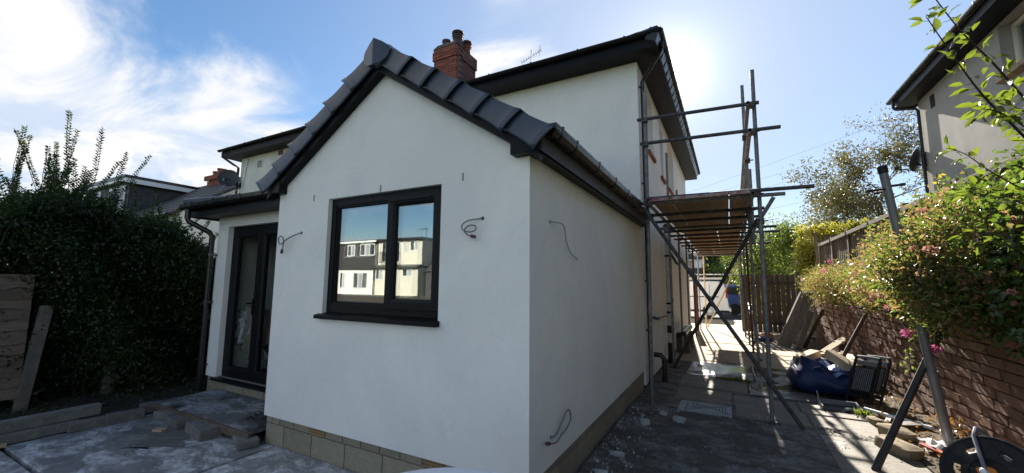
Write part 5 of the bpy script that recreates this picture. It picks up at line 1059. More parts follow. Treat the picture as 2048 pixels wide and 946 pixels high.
# ---- right hand side
# blue builder's bag with timber offcuts
bgv = []; bgf = []; nA, nH = 36, 14; BC = Vector((2.44, 5.42, 0))
for j in range(nH+1):
    t_ = j/nH
    for i in range(nA):
        a = 2*pi*i/nA; sq = 1/max(abs(cos(a)), abs(sin(a)))**0.55
        r = (0.42+0.13*sin(pi*min(1, t_*1.25))**0.8-0.05*t_)*sq; r *= 1+0.035*sin(5*a+6*t_)+0.025*sin(11*a-9*t_)
        z = 0.44*t_*(1+0.10*sin(2*a+0.7)*t_+0.12*sin(3*a+2)*t_)+0.018*sin(9*a+5*t_)*t_
        bgv.append((BC.x+r*cos(a)*0.88, BC.y+r*sin(a)*1.02, z+0.01))
for j in range(nH):
    for i in range(nA): bgf.append((j*nA+i, j*nA+(i+1) % nA, (j+1)*nA+(i+1) % nA, (j+1)*nA+i))
bgf.append(tuple(range(nA-1, -1, -1)))
bag = thing('rubble_bag', 'sagging blue woven rubble bag full of timber offcuts by the brick wall', 'bag', BC)
bo = mk('bag_body', bgv, bgf, 'tarp_blue', bag, True); bo.modifiers.new('thick', 'SOLIDIFY').thickness = 0.004; bo.modifiers.new('sub', 'SUBSURF').render_levels = 1
m_ = MB(); v = []; f = []; n = 14
for j in range(n):
    for i in range(n): u, w = i/(n-1)-0.5, j/(n-1)-0.5; v.append((BC.x+u*0.78, BC.y+w*0.86, 0.36+0.05*sin(17*u+5*w)+0.04*sin(13*w-8*u)-0.10*(u*u+w*w)))
for j in range(n-1):
    for i in range(n-1): f.append((j*n+i, j*n+i+1, (j+1)*n+i+1, (j+1)*n+i))
mk('bag_lining', v, f, 'tarp_white', bag, True)
for (c, l, w, h, a, tl, lab) in [((2.28, 5.55, 0.42), 0.46, 0.16, 0.10, 0.9, 0.18, 'thick pale timber offcut lying across the blue bag'), ((2.66, 5.45, 0.40), 0.40, 0.15, 0.12, 2.3, 0.45, 'square ended timber offcut poking out of the blue bag near the steps'), ((2.75, 5.85, 0.42), 0.75, 0.12, 0.04, 2.0, 0.10, 'flat board offcut on the wall side of the blue bag'), ((2.52, 5.95, 0.44), 0.6, 0.10, 0.045, 0.3, 0.05, 'flat board offcut at the far edge of the blue bag')]:
    solo(rblock(c, l, w, h, a, tl), 'timber_offcut', 'raw_timber', lab, 'timber', bevel=0.006)
# slatted rack behind it
rk = thing('slatted_rack', 'slatted timber pallet piece leaning behind the blue bag', 'pallet', (2.8, 7.0, 0))
for k in range(7): MB().bar((2.52+k*0.02, 6.5+k*0.11, 0.30), (3.02+k*0.02, 6.85+k*0.11, 0.62), 0.05, 0.02).build('slat', 'raw_timber', rk)
for (p, q) in (((2.50, 6.45, 0.28), (2.66, 7.25, 0.28)), ((2.98, 6.8, 0.58), (3.15, 7.6, 0.60))): MB().bar(p, q, 0.045, 0.045).build('rail', 'raw_timber', rk)
MB().box(2.55, 2.70, 6.7, 7.1, 0, 0.26).box(2.95, 3.12, 7.0, 7.4, 0, 0.55).build('rack_support', 'wet_timber', rk)
solo(rblock((2.95, 6.35, 0.40), 0.9, 0.14, 0.03, 1.45, 0.0), 'timber_offcut', 'raw_timber', 'long flat board between the rack and the brick wall', 'timber')
solo(MB().box(2.8, 3.2, 5.9, 6.9, 0.0, 0.38), 'soil_heap', 'soil', 'dark heap under the long flat board by the wall', 'heap', bevel=0.08)
# planks leaning against the wall end
pk = thing('plank_stack', 'stack of long grey planks leaning against the far end of the brick wall', 'planks', (2.6, 10.2, 0))
for k in range(8):
    o_ = Vector((0.035*k, -0.05*k, 0)); MB().bar(Vector((2.28, 10.55, 0.02))+o_, Vector((2.92, 10.75-0.02*k, 1.42))+o_*0.9, 0.15, 0.028, (0.9, 0.1, -0.4)).build('plank', 'fence_grey', pk, bevel=0.003)
for k in range(3): MB().bar(Vector((2.62+0.04*k, 9.95-0.05*k, 0.02)), Vector((2.98+0.04*k, 10.2-0.05*k, 0.95)), 0.13, 0.028, (0.9, 0.1, -0.4)).build('plank', 'fence_grey', pk)
MB().bar((2.85, 10.3, 0.02), (3.25, 10.0, 1.0), 0.08, 0.05).build('plank', 'wet_timber', pk)
tr_ = solo(rblock((2.15, 11.9, 0.0), 0.28, 0.22, 0.16, 0.4), 'plastic_tub', 'orange_plastic', 'small yellow tub at the foot of the gate', 'tub', bevel=0.03)
o = MB().lathe([(0.10, 0), (0.22, 0.03), (0.16, 0.10), (0.05, 0.13)], (2.05, 11.3, 0), 9).build('plastic_sack', 'tarp_blue', None, smooth=True); tag(o, 'small crumpled blue sack on the drive near the planks', 'sack')
# black folding steps
fs = thing('folding_steps', 'pair of folded black plastic step stools with pale edges against the brick wall', 'steps', (2.85, 4.75, 0))
def stool(ox, oy, nm):
    a0 = Vector((2.60+ox, 4.86+oy, 0.02)); dirv_ = Vector((0.17, 0.06, 0.60)); wv = Vector((0.22, -0.17, 0.0)); tn = wv.cross(dirv_).normalized()
    out_ = []
    for s_ in (0, 1): out_.append(MB().tube([a0+wv*s_, a0+wv*s_+dirv_*0.93, a0+wv*s_+dirv_*1.0+wv*(0.06 if s_ == 0 else -0.06)], 0.017, 8).build('side_tube', 'black_plastic', fs, smooth=True))
    MB().tube([a0+dirv_*0.99+wv*0.04, a0+dirv_*1.0+wv*0.5, a0+dirv_*0.99+wv*0.96], 0.017, 8).build('top_tube', 'grey_plastic', fs, smooth=True)
    pn = MB().obox(a0+wv*0.5+dirv_*0.50, wv*0.40, dirv_*0.28, tn*0.012).build('tread', 'black_plastic', fs, bevel=0.006)
    m_ = MB(); [m_.obox(a0+wv*(0.16+0.075*k)+dirv_*0.50+tn*s_*0.014, wv*0.018, dirv_*0.25, tn*0.002) for k in range(10) for s_ in (-1, 1)]; m_.build('tread_rib', 'grey_plastic', pn)
    MB().obox(a0+wv*0.5+dirv_*0.86, wv*0.42, dirv_*0.05, tn*0.014).build('cross_bar', 'grey_plastic', fs, bevel=0.004)
    MB().obox(a0+wv*0.5+dirv_*0.12, wv*0.46, dirv_*0.03, tn*0.014).build('cross_bar', 'black_plastic', fs)
stool(0, 0, 'a'); stool(0.13, 0.10, 'b')
ty = thing('scoop_tray', 'shallow black plastic tray lying on the slabs by the steps', 'tray', (2.42, 4.3, 0))
MB().box(2.22, 2.62, 4.14, 4.46, 0.006, 0.016).build('tray_base', 'black_plastic', ty); MB().bar((2.22, 4.14, 0.03), (2.22, 4.46, 0.05), 0.012, 0.06).bar((2.62, 4.14, 0.03), (2.62, 4.46, 0.05), 0.012, 0.06).bar((2.22, 4.46, 0.04), (2.62, 4.46, 0.04), 0.012, 0.07).tube([(2.20, 4.14, 0.02), (2.22, 4.50, 0.16)], 0.01, 6).build('tray_rim', 'grey_plastic', ty)
solo(rblock((2.50, 4.22, 0.017), 0.10, 0.045, 0.03, 0.7), 'plaster_chunk', 'plaster_bit', 'pale lump sitting in the black tray', 'rubble', bevel=0.012)
# props
solo(MB().tube([(2.36, 5.02, 0.0), (2.83, 5.75, 0.60), (3.33, 6.50, 1.24)], [0.030, 0.028, 0.026], 9), 'timber_prop', 'prop_brown', 'brown round pole leaning from the blue bag to the wall top', 'pole', smooth=True)
solo(MB().bar((2.27, 2.24, 0.0), (3.29, 3.52, 1.34), 0.05, 0.045), 'timber_prop', 'prop_wood', 'near black timber prop leaning on the wall behind the steel post', 'pole', bevel=0.006)
# steel clothes post
cpst = thing('clothes_post', 'leaning grey steel clothes post with cross hooks, rising through the shrub', 'post', (3.16, 3.50, 0))
pb, ptp = [CAM+(q-CAM)*0.93 for q in (Vector((3.17, 3.51, 0.0)), Vector((2.735, 3.035, 2.84)))]; ax = (ptp-pb).normalized(); pb = pb-ax*(pb.z/ax.z)
MB().tube([pb, pb+ax*0.78], 0.040, 18).build('lower_tube', 'steel_post', cpst, smooth=True); MB().tube([pb+ax*0.76, pb+ax*0.80], 0.044, 18).build('collar', 'steel_post', cpst, smooth=True)
MB().tube([pb+ax*0.78, ptp], 0.036, 18).build('upper_tube', 'steel_post', cpst, smooth=True); MB().lathe([(0.041, -0.03), (0.041, 0.035), (0.034, 0.045)], ptp, 18, ax).build('cap', 'black_plastic', cpst, smooth=True)
hk = pb+ax*(ptp-pb).length*0.94
for q, dv in enumerate((Vector((0.62, 0.5, 0.13)), Vector((-0.62, -0.45, -0.12)), Vector((-0.18, 0.62, 0.05)))): d_ = dv.normalized(); MB().tube([hk-ax*0.02*q, hk-ax*0.02*q+d_*(0.20 if q < 2 else 0.16)], 0.013, 8).tube([hk-ax*0.02*q+d_*(0.18 if q < 2 else 0.14), hk-ax*0.02*q+d_*(0.225 if q < 2 else 0.18)], 0.017, 8).build('hook', 'galv_dark', cpst, smooth=True)
# kerb stones, white tube and litter
def boulder(c, l, w, h, ang):
    v = []; f = []; nu, nv = 14, 8; ca, sa = cos(ang), sin(ang); k1, k2, k3 = rng.uniform(0, 6, 3)
    for j in range(nv+1):
        for i in range(nu):
            a, b_ = 2*pi*i/nu, pi*j/nv-pi/2; q = np.array([cos(a)*cos(b_), sin(a)*cos(b_), sin(b_)]); q = np.sign(q)*np.abs(q)**0.45; q = q*(1+0.06*sin(3*a+k1+2*b_)+0.05*sin(5*b_+k2+a))
            x, y, z = q[0]*l/2, q[1]*w/2, q[2]*h/2; v.append((c[0]+x*ca-y*sa, c[1]+x*sa+y*ca, c[2]+h/2+z))
    for j in range(nv):
        for i in range(nu): f.append((j*nu+i, j*nu+(i+1) % nu, (j+1)*nu+(i+1) % nu, (j+1)*nu+i))
    m_ = MB(); m_.v = v; m_.f = f+[tuple(range(nu-1, -1, -1)), tuple(range(nv*nu, nv*nu+nu))]; return m_
solo(boulder((2.72, 3.36, -0.02), 0.34, 0.17, 0.13, 2.15), 'kerb_stone', 'stone_yellow', 'yellow kerb stone further from the cable reel', 'stone', smooth=True)
solo(boulder((2.60, 2.86, -0.02), 0.40, 0.20, 0.13, 2.0), 'kerb_stone', 'stone_yellow', 'yellow kerb stone nearest the cable reel', 'stone', smooth=True)
solo(boulder((2.66, 3.85, -0.02), 0.20, 0.12, 0.08, 1.7), 'kerb_stone', 'stone_yellow', 'small half-buried kerb stone below the white tube', 'stone', smooth=True)
solo(MB().pipe((2.66, 4.24, 0.06), (3.10, 3.66, 0.07), 0.021, 0.004), 'plastic_tube', 'white_plastic', 'straight white plastic tube lying on the soil', 'tube', smooth=True)
solo(rblock((2.80, 3.92, 0.03), 0.22, 0.05, 0.02, 1.2, 0.05), 'timber_offcut', 'white_upvc', 'short white stick beside the white tube', 'timber')
solo(rblock((2.95, 3.72, 0.03), 0.30, 0.10, 0.05, 0.5), 'timber_offcut', 'wet_timber', 'dark wet board end next to the kerb stone', 'timber')
v = []; f = []; n = 12
for j in range(n):
    for i in range(n): u, w = i/(n-1)-0.5, j/(n-1)-0.5; v.append((2.98+u*0.26+0.02*sin(9*w), 3.05+w*0.3, 0.075+0.025*sin(15*u+4*w)+0.02*sin(11*w)))
for j in range(n-1):
    for i in range(n-1): f.append((j*n+i, j*n+i+1, (j+1)*n+i+1, (j+1)*n+i))
o = mk('cloth_rag', v, f, 'cloth_white', None, True); tag(o, 'crumpled white rag on the soil beside the cable reel', 'rag')
solo(rblock((2.86, 2.92, 0.06), 0.20, 0.06, 0.02, 2.2, 0.1), 'plastic_scrap', 'mat_red', 'red plastic scrap on the soil near the rag', 'scrap', bevel=0.008)
Pl = np.stack([rng.uniform(2.72, 3.28, 700), rng.uniform(1.6, 6.2, 700), rng.uniform(0.04, 0.08, 700)], 1)
lo_ = leaf_obj('fallen_leaves', Pl, rng.normal(size=(700, 3))*np.array([1, 1, 0.25]), rng.uniform(0.02, 0.05, 700), 'dead_leaf', None, 0.3); lo_['kind'] = 'stuff'; lo_['label'] = 'dry fallen leaves on the border soil below the brick wall'; lo_['category'] = 'leaves'
chips('border_rubble', 260, lambda: rng.uniform(2.72, 3.28), lambda: rng.uniform(1.7, 4.6), 0.008, 0.03, 'stone_yellow', 'small stones and chippings on the border soil', lambda x, y: 0.04, 0.6)
Pd = np.array([3.22, 3.55, 0.12])+rng.normal(size=(90, 3))*np.array([0.06, 0.10, 0.06]); lo_ = leaf_obj('dead_fern', Pd, rng.normal(size=(90, 3))+np.array([0, 0, 0.6]), 0.06, 'dead_leaf', None, 0.2); tag(lo_, 'small rusty orange dead plant at the foot of the steel post', 'plant', kind='stuff')
# cable reel
rl = thing('cable_reel', 'black cable reel with orange hub on a tubular stand at the bottom right', 'reel', (2.62, 1.42, 0))
rc = Vector((2.74, 1.46, 0.325)); ra = Vector((-0.62, -0.62, 0.48)).normalized(); e1 = ra.orthogonal().normalized(); e2 = ra.cross(e1)
def flange(off, r, nm):
    nA_ = 64; v = []; f = []; hs = [(0.62*r*cos(2*pi*k/6+0.3), 0.62*r*sin(2*pi*k/6+0.3), 2*pi*k/6+0.3) for k in range(6)]
    rr = [0.10, 0.50*r, 0.58*r, 0.66*r, 0.74*r, r]
    for z_ in (0.0, 0.008):
        for R_ in rr:
            for k in range(nA_): a = 2*pi*k/nA_; v.append(rc+ra*(off+z_)+R_*(cos(a)*e1+sin(a)*e2))
    m_ = len(rr)*nA_
    def hole(i, k):
        if i not in (2, 3) and not (i == 2): return False
        a = (2*pi*(k+0.5)/nA_-0.3) % (pi/3); return i in (2, 3) and (a < 0.20 or a > pi/3-0.20)
    for i in range(len(rr)-1):
        for k in range(nA_):
            k2 = (k+1) % nA_
            if hole(i, k): continue
            f.append((i*nA_+k, i*nA_+k2, (i+1)*nA_+k2, (i+1)*nA_+k)); f.append((m_+i*nA_+k, m_+(i+1)*nA_+k, m_+(i+1)*nA_+k2, m_+i*nA_+k2))
    f += [((len(rr)-1)*nA_+k, (len(rr)-1)*nA_+(k+1) % nA_, m_+(len(rr)-1)*nA_+(k+1) % nA_, m_+(len(rr)-1)*nA_+k) for k in range(nA_)]
    o = mk('flange', v, f, 'black_plastic', rl, False, 0, True)
    MB().tube([rc+ra*(off+0.004)+r*(cos(a)*e1+sin(a)*e2) for a in np.linspace(0, 2*pi, 49)], 0.011, 8, cap=False).build('flange_rim', 'black_plastic', o, smooth=True)
flange(0.12, 0.24, 'front'); flange(-0.12, 0.24, 'back')
MB().lathe([(0.12, -0.11), (0.12, 0.11)], rc, 24, ra).build('drum', 'black_plastic', rl, smooth=True)
m_ = MB(); m_.tube([rc+ra*(-0.10+0.2*((k/24) % 1))+(0.15+0.012*sin(k*0.3))*(cos(k*0.5)*e1+sin(k*0.5)*e2) for k in range(160)], 0.009, 6); m_.build('wound_cable', 'grey_plastic', rl, smooth=True)
MB().lathe([(0.045, 0.12), (0.052, 0.145), (0.03, 0.155)], rc, 20, ra).obox(rc+ra*0.150+e2*0.05+e1*0.03, (e1*0.4+e2).normalized()*0.10, (e1-e2*0.4).normalized()*0.034, ra*0.010).build('crank', 'orange_plastic', rl, bevel=0.008); MB().lathe([(0.018, 0.16), (0.018, 0.20), (0.012, 0.205)], rc, 14, ra).build('hub_cap', 'white_plastic', rl, smooth=True)
hd = Vector((0.05, 0.45, 0.52)).normalized()
for s_ in (-0.165, 0.165): MB().tube([rc+ra*s_-hd*0.30+Vector((0, 0, -0.02)), rc+ra*s_, rc+ra*s_+hd*0.24, rc+ra*s_*0.55+hd*0.33], 0.012, 8).build('stand_tube', 'grey_plastic', rl, smooth=True)
MB().tube([rc+ra*0.165*0.55+hd*0.33, rc-ra*0.165*0.55+hd*0.33], 0.014, 8).build('carry_handle', 'grey_plastic', rl, smooth=True)
for s_ in (-0.165, 0.165):
    q = rc+ra*s_; MB().tube([q, Vector((q.x+0.14, q.y+0.16, 0.02))], 0.011, 8).tube([q, Vector((q.x-0.12, q.y-0.14, 0.02))], 0.011, 8).build('stand_leg', 'grey_plastic', rl, smooth=True)
solo(MB().tube([(2.62+0.10*sin(k*0.4), 2.02-0.12*k/6+0.04*cos(k), 0.05) for k in range(14)], 0.008, 6), 'cable_tail', 'grey_plastic', 'loose grey cable trailing beside the reel', 'cable', smooth=True)

# ---- vehicles
vn = thing('parked_van', 'small white van with pipes on its roof rack parked across the drive end', 'van', (-1.2, 20.4, 0))
prof = [(-3.45, 0.32), (-3.42, 0.62), (-2.75, 0.92), (-2.20, 1.02), (-1.45, 1.62), (-1.05, 1.74), (0.70, 1.76), (0.98, 1.70), (1.10, 1.20), (1.16, 0.62), (1.20, 0.42), (1.12, 0.28)]
MB().prism(prof, 1, 19.55, 21.35).build('body', 'van_white', vn, bevel=0.05)
MB().prism([(-2.05, 1.06), (-1.42, 1.56), (-1.0, 1.62), (-0.95, 1.06)], 1, 19.535, 19.548).build('side_window', 'car_glass', vn); MB().box(-1.7, 0.75, 19.528, 19.549, 0.98, 1.02).build('door_rail', 'black_plastic', vn); MB().box(0.35, 0.362, 19.535, 19.549, 0.4, 1.6).build('panel_gap', 'black_plastic', vn); MB().box(-3.4, 1.18, 19.53, 19.55, 0.26, 0.36).build('sill_trim', 'black_plastic', vn)
MB().box(1.05, 1.125, 19.54, 19.70, 0.95, 1.42).build('tail_light', 'tail_red', vn, bevel=0.01); MB().box(0.6, 1.26, 19.53, 21.3, 0.30, 0.46).build('bumper', 'van_white', vn, bevel=0.03)
for x in (-2.55, 0.33):
    w_ = MB().lathe([(0.19, -0.09), (0.30, -0.09), (0.315, -0.05), (0.315, 0.10), (0.2, 0.10)], (x, 19.60, 0.315), 28, (0, 1, 0)).build('wheel', 'rubber', vn, smooth=True)
    m_ = MB().lathe([(0.06, -0.105), (0.06, -0.085)], (x, 19.60, 0.315), 16, (0, 1, 0)).lathe([(0.19, -0.098), (0.215, -0.098), (0.215, -0.08), (0.19, -0.08), (0.19, -0.098)], (x, 19.60, 0.315), 28, (0, 1, 0))
    for k in range(11): a = 2*pi*k/11; m_.bar((x+0.04*cos(a), 19.505, 0.315+0.04*sin(a)), (x+0.20*cos(a), 19.500, 0.315+0.20*sin(a)), 0.036, 0.014, (0, 1, 0))
    m_.build('rim', 'white_metal', w_)
for k in range(2): MB().box(-1.0+k*1.3, -0.96+k*1.3, 19.7, 21.2, 1.76, 1.84).build('roof_bar', 'galv_dark', vn)
for k in range(6): MB().box(-2.2, 0.95-0.05*k, 19.75+k*0.18, 19.88+k*0.18, 1.845, 1.945).build('roof_load', 'raw_timber' if k % 2 else 'pipe_white', vn)
cr = thing('parked_car', 'blue hatchback parked behind the white van', 'car', (3, 22.6, 0))
MB().prism([(0.62, 0.3), (0.58, 0.80), (0.68, 1.10), (0.80, 1.50), (1.05, 1.60), (2.9, 1.56), (3.8, 1.08), (4.7, 0.92), (4.8, 0.35)], 1, 21.9, 23.6).build('body', 'car_blue', cr, bevel=0.03); MB().prism([(0.86, 1.08), (0.98, 1.46), (2.8, 1.46), (3.5, 1.06)], 1, 21.885, 21.897).build('side_window', 'car_glass', cr)
for x in (1.45, 3.9): MB().lathe([(0.18, -0.08), (0.30, -0.08), (0.315, 0.08), (0.2, 0.08)], (x, 21.95, 0.30), 24, (0, 1, 0)).build('wheel', 'rubber', cr, smooth=True)

# ================================================================== PLANTS
# privet hedge on the left
hg = thing('hedge', 'tall dark overgrown privet hedge with upright shoots along the left boundary', 'hedge', (-7, 0.2, 0))
def hedge_top(y): return float(np.interp(y, [-2, -1.3, -1.0, -0.6, -0.3, 0.0, 0.4, 0.7, 1.0, 2.0, 3.5], [2.2, 2.25, 2.62, 2.66, 2.50, 2.42, 2.36, 2.10, 1.85, 1.7, 1.7]))+0.05*math.sin(9*y)+0.04*math.sin(17*y+1)
C = []
for _ in range(17000):
    y = rng.uniform(-1.9, 3.6); t_ = rng.random(); top = hedge_top(y)
    z = top*(1-rng.random()**1.6*0.98); bulge = 0.20*math.sin(2.3*y+1.1)+0.18*math.sin(5.2*y+3*z)+0.16*math.sin(4.1*z+y)
    front_x = -6.08-0.10*(z/2.6)+bulge*0.8-(0.25 if z < 0.9 else 0)
    depth_ = abs(rng.normal())*0.34
    if y < -0.85 and z < 1.45 and front_x-depth_ > -6.45: continue
    if z < 0.45 and rng.random() < 0.4: continue
    C.append((front_x-depth_, y, z))
for _ in range(2600): y = rng.uniform(-1.9, 3.2); C.append((rng.uniform(-7.5, -6.1), y, hedge_top(y)-abs(rng.normal())*0.12))
C = np.array(C); P, D, S = spray(C, 8, 0.06, 0.046)
cr_ = np.repeat(np.clip(0.35+0.28*np.sin(C[:, 1]*4.3+C[:, 2]*3.1)+0.25*rng.normal(size=len(C)), 0, 1), 8); leaf_obj('foliage', P, D, S, 'leaf_privet', hg, 0.26, rnd=cr_*0.7+rng.random(len(P))*0.3)
yb = rng.uniform(-1.9, 3.6, 5200); Cb = np.stack([rng.uniform(-7.9, -6.9, 5200), yb, np.array([hedge_top(q) for q in yb])*rng.uniform(0.0, 0.97, 5200)], 1); P, D, S = spray(Cb, 6, 0.10, 0.11); leaf_obj('foliage', P, D, S, 'leaf_privet', hg, 0.34)
st = MB(); Pl_, Dl_ = [], []
for _ in range(330):
    y = rng.uniform(-1.8, 1.6); x = rng.uniform(-7.3, -6.10); zt = hedge_top(y); L = (0.05+0.50*rng.random()**2.2)*(1.25 if y < 0 else 1)*(1.75 if (-1.25 < y < -0.35 and rng.random() < 0.6) else 1)*(0.7 if y > 0.6 else 1)
    d = Vector((rng.normal()*0.30, rng.normal()*0.30, 1)).normalized(); p0 = Vector((x, y, zt-0.25)); pts = [p0+d*(L+0.25)*k/5+Vector((0.02*sin(k+y*9), 0.02*cos(k*1.3+x*7), 0)) for k in range(6)]
    st.tube(pts, [0.006, 0.005, 0.004, 0.0035, 0.003, 0.002], 4, cap=False)
    n = int((L+0.2)/0.026)
    for k in range(n):
        t_ = 0.3+0.7*k/n; q = pts[0]+(pts[-1]-pts[0])*t_; a = k*1.57+y
        for s_ in (0, pi): Pl_.append(q); Dl_.append((cos(a+s_), sin(a+s_), 0.75))
for k in range(60):
    y = rng.uniform(-0.8, 3.2); x = rng.uniform(-7.2, -6.55); p = Vector((x, y, 0)); pts = [p]
    for i in range(5): p = p+Vector((rng.normal()*0.09+0.03, rng.normal()*0.10, 0.36)); pts.append(p)
    st.tube(pts, [0.022, 0.018, 0.014, 0.011, 0.008, 0.005], 5, cap=False)
leaf_obj('shoot_leaves', np.array(Pl_), np.array(Dl_), rng.uniform(0.036, 0.062, len(Pl_)), 'leaf_privet', hg, 0.24)
st.build('stems', 'bark', hg, fix=False)
lo_ = leaf_obj('undergrowth', np.stack([rng.uniform(-6.35, -5.3, 900), rng.uniform(-1.2, 1.2, 900), rng.uniform(0.03, 0.09, 900)], 1), rng.normal(size=(900, 3))*np.array([1, 1, 0.5])+np.array([0, 0, 0.4]), rng.uniform(0.02, 0.06, 900), 'leaf_privet', None, 0.2); lo_['kind'] = 'stuff'; lo_['label'] = 'low weeds and litter on the dark soil under the hedge'; lo_['category'] = 'weeds'

def flower(me, loc, parent, s):
    inst(me, 'flower_head', loc, (rng.uniform(-0.5, 0.5), rng.uniform(-0.5, 0.5), rng.uniform(0, 6)), (s, s, s), parent)
def flower_mesh(mt):
    n = 110; d = unit(rng.normal(size=(n, 3))*np.array([1, 1, 0.7])+np.array([0, 0, 0.5])); P = d*0.032*rng.uniform(0.35, 1.0, (n, 1))
    o = leaf_obj('flower_head', P, d+rng.normal(size=(n, 3))*0.5, 0.013, mt, None, 0.42); me = o.data; bpy.data.objects.remove(o); return me
FL = [flower_mesh('petal_pink'), flower_mesh('petal_pink'), flower_mesh('petal_faded'), flower_mesh('petal_faded')]
def bush(name, label, cat, blobs, n, per, rad, size, mts, base, wid=0.28, flowers=0, fblobs=None, loose=0, group=None, stems=40, fine=False, hi=1.08):
    r = thing(name, label, cat, base, group); C = clumps(blobs, n, 0.45, hi); k = len(mts)
    for q, (mt, fr) in enumerate(mts):
        sel = C[rng.random(len(C)) < fr] if q else C[:int(len(C)*fr)]
        if len(sel): P, D, S = spray(sel, per, rad, size, 0.6); cr_ = np.repeat(rng.random(len(sel)), per); leaf_obj('foliage', P, D, S, mt, r, wid, fine=fine, rnd=cr_*0.65+rng.random(len(P))*0.35)
    m_ = MB(); b = Vector(base)
    for c in C[rng.choice(len(C), min(stems, len(C)), False)]:
        c = Vector(c); q0 = Vector((b.x+(c.x-b.x)*0.25, c.y+(b.y-c.y)*0.35, b.z)); mdp = (q0+c)/2+Vector(rng.normal(size=3))*0.08; m_.tube([q0, mdp, c], [0.012, 0.008, 0.004], 4, cap=False)
    m_.build('stems', 'stem_green', r, fix=False)
    for c in clumps(fblobs or blobs, flowers, 0.98, 1.15) if flowers else []:
        flower(FL[rng.integers(0, 4)], Vector(c)+Vector((-0.05, 0, 0.03)), r, rng.uniform(0.7, 1.7))
    return r
bush('valerian_bush', 'pale yellow-green valerian with faded heads spilling over the far end of the brick wall', 'shrub', [((3.50, 9.6, 1.55), (0.52, 1.5, 0.48)), ((3.50, 7.9, 1.55), (0.50, 1.3, 0.50)), ((3.60, 10.9, 1.65), (0.6, 0.9, 0.5)), ((3.18, 9.3, 1.62), (0.36, 1.2, 0.30))], 1000, 20, 0.080, 0.042, [('leaf_valerian', 0.70), ('leaf_valerian_green', 0.30)], (3.7, 9.2, 1.12), 0.22, 24)
bush('valerian_bush', 'pink flowering valerian bush hanging over the middle of the brick wall', 'shrub', [((3.55, 6.2, 1.60), (0.46, 1.1, 0.50)), ((3.45, 5.0, 1.90), (0.50, 0.95, 0.66)), ((3.28, 5.6, 1.58), (0.30, 0.8, 0.26)), ((3.52, 4.2, 2.10), (0.52, 0.8, 0.60)), ((3.18, 4.3, 1.75), (0.32, 0.6, 0.34))], 1250, 18, 0.078, 0.040, [('leaf_valerian', 0.66), ('leaf_valerian_green', 0.36)], (3.75, 5.3, 1.12), 0.24, 46)
bush('flowering_shrub', 'dense dark-leaved shrub with pink valerian heads over the near end of the brick wall', 'shrub', [((3.58, 2.5, 2.0), (0.52, 0.95, 0.70)), ((3.36, 2.2, 1.55), (0.32, 0.8, 0.36)), ((3.45, 1.7, 1.75), (0.45, 0.8, 0.75))], 1500, 16, 0.085, 0.046, [('leaf_shrub', 0.82), ('leaf_valerian_green', 0.14), ('leaf_valerian', 0.08)], (3.75, 2.5, 1.12), 0.34, 30, None, 0, None, 60)
bush('valerian_bush', 'mixed orange and green valerian with pink heads around the steel post', 'shrub', [((3.52, 3.5, 1.98), (0.50, 0.85, 0.58)), ((3.26, 3.3, 1.62), (0.30, 0.6, 0.28)), ((2.76, 2.62, 1.74), (0.26, 0.34, 0.30)), ((3.05, 3.6, 1.78), (0.32, 0.5, 0.34)), ((3.00, 2.35, 1.78), (0.36, 0.5, 0.50)), ((2.88, 2.30, 1.50), (0.24, 0.3, 0.22))], 1800, 18, 0.072, 0.038, [('leaf_valerian', 0.58), ('leaf_valerian_green', 0.32), ('leaf_shrub', 0.26)], (3.75, 3.5, 1.12), 0.26, 44)
# trailing stems with flower heads in front of the wall
tl = thing('trailing_valerian', 'stray valerian stems with pink heads dangling in front of the bricks behind the steel post', 'shrub', (3.3, 3.6, 1.1))
m_ = MB(); Pq, Dq = [], []
for (p, q, fl_) in [((3.30, 4.2, 1.35), (2.88, 4.05, 1.50), 1), ((3.30, 4.3, 1.30), (2.92, 4.18, 1.56), 1), ((3.2, 3.6, 1.2), (2.92, 3.30, 1.10), 1), ((3.2, 3.3, 1.2), (2.98, 3.02, 0.97), 1), ((3.2, 4.1, 1.3), (3.05, 3.95, 0.62), 0), ((3.3, 3.0, 1.2), (2.95, 2.75, 1.27), 1), ((3.3, 4.0, 1.4), (2.90, 3.72, 1.36), 1), ((3.3, 3.9, 1.1), (3.0, 3.75, 1.18), 0)]:
    p, q = Vector(p), Vector(q); md_ = (p+q)/2+Vector((-0.05, 0, 0.05)); m_.tube([p, md_, q], [0.008, 0.006, 0.004], 5, cap=False)
    for k in range(26): t_ = rng.uniform(0.35, 1); Pq.append(p+(q-p)*t_+Vector(rng.normal(size=3))*0.03); Dq.append(rng.normal(size=3)+np.array([0, 0, 0.2]))
    if fl_: [flower(FL[rng.integers(0, 2)], q+Vector(rng.normal(size=3))*0.03, tl, rng.uniform(0.8, 1.5)) for _ in range(2)]
m_.build('stems', 'stem_green', tl, fix=False); leaf_obj('foliage', np.array(Pq), np.array(Dq), 0.055, 'leaf_valerian_green', tl, 0.26)
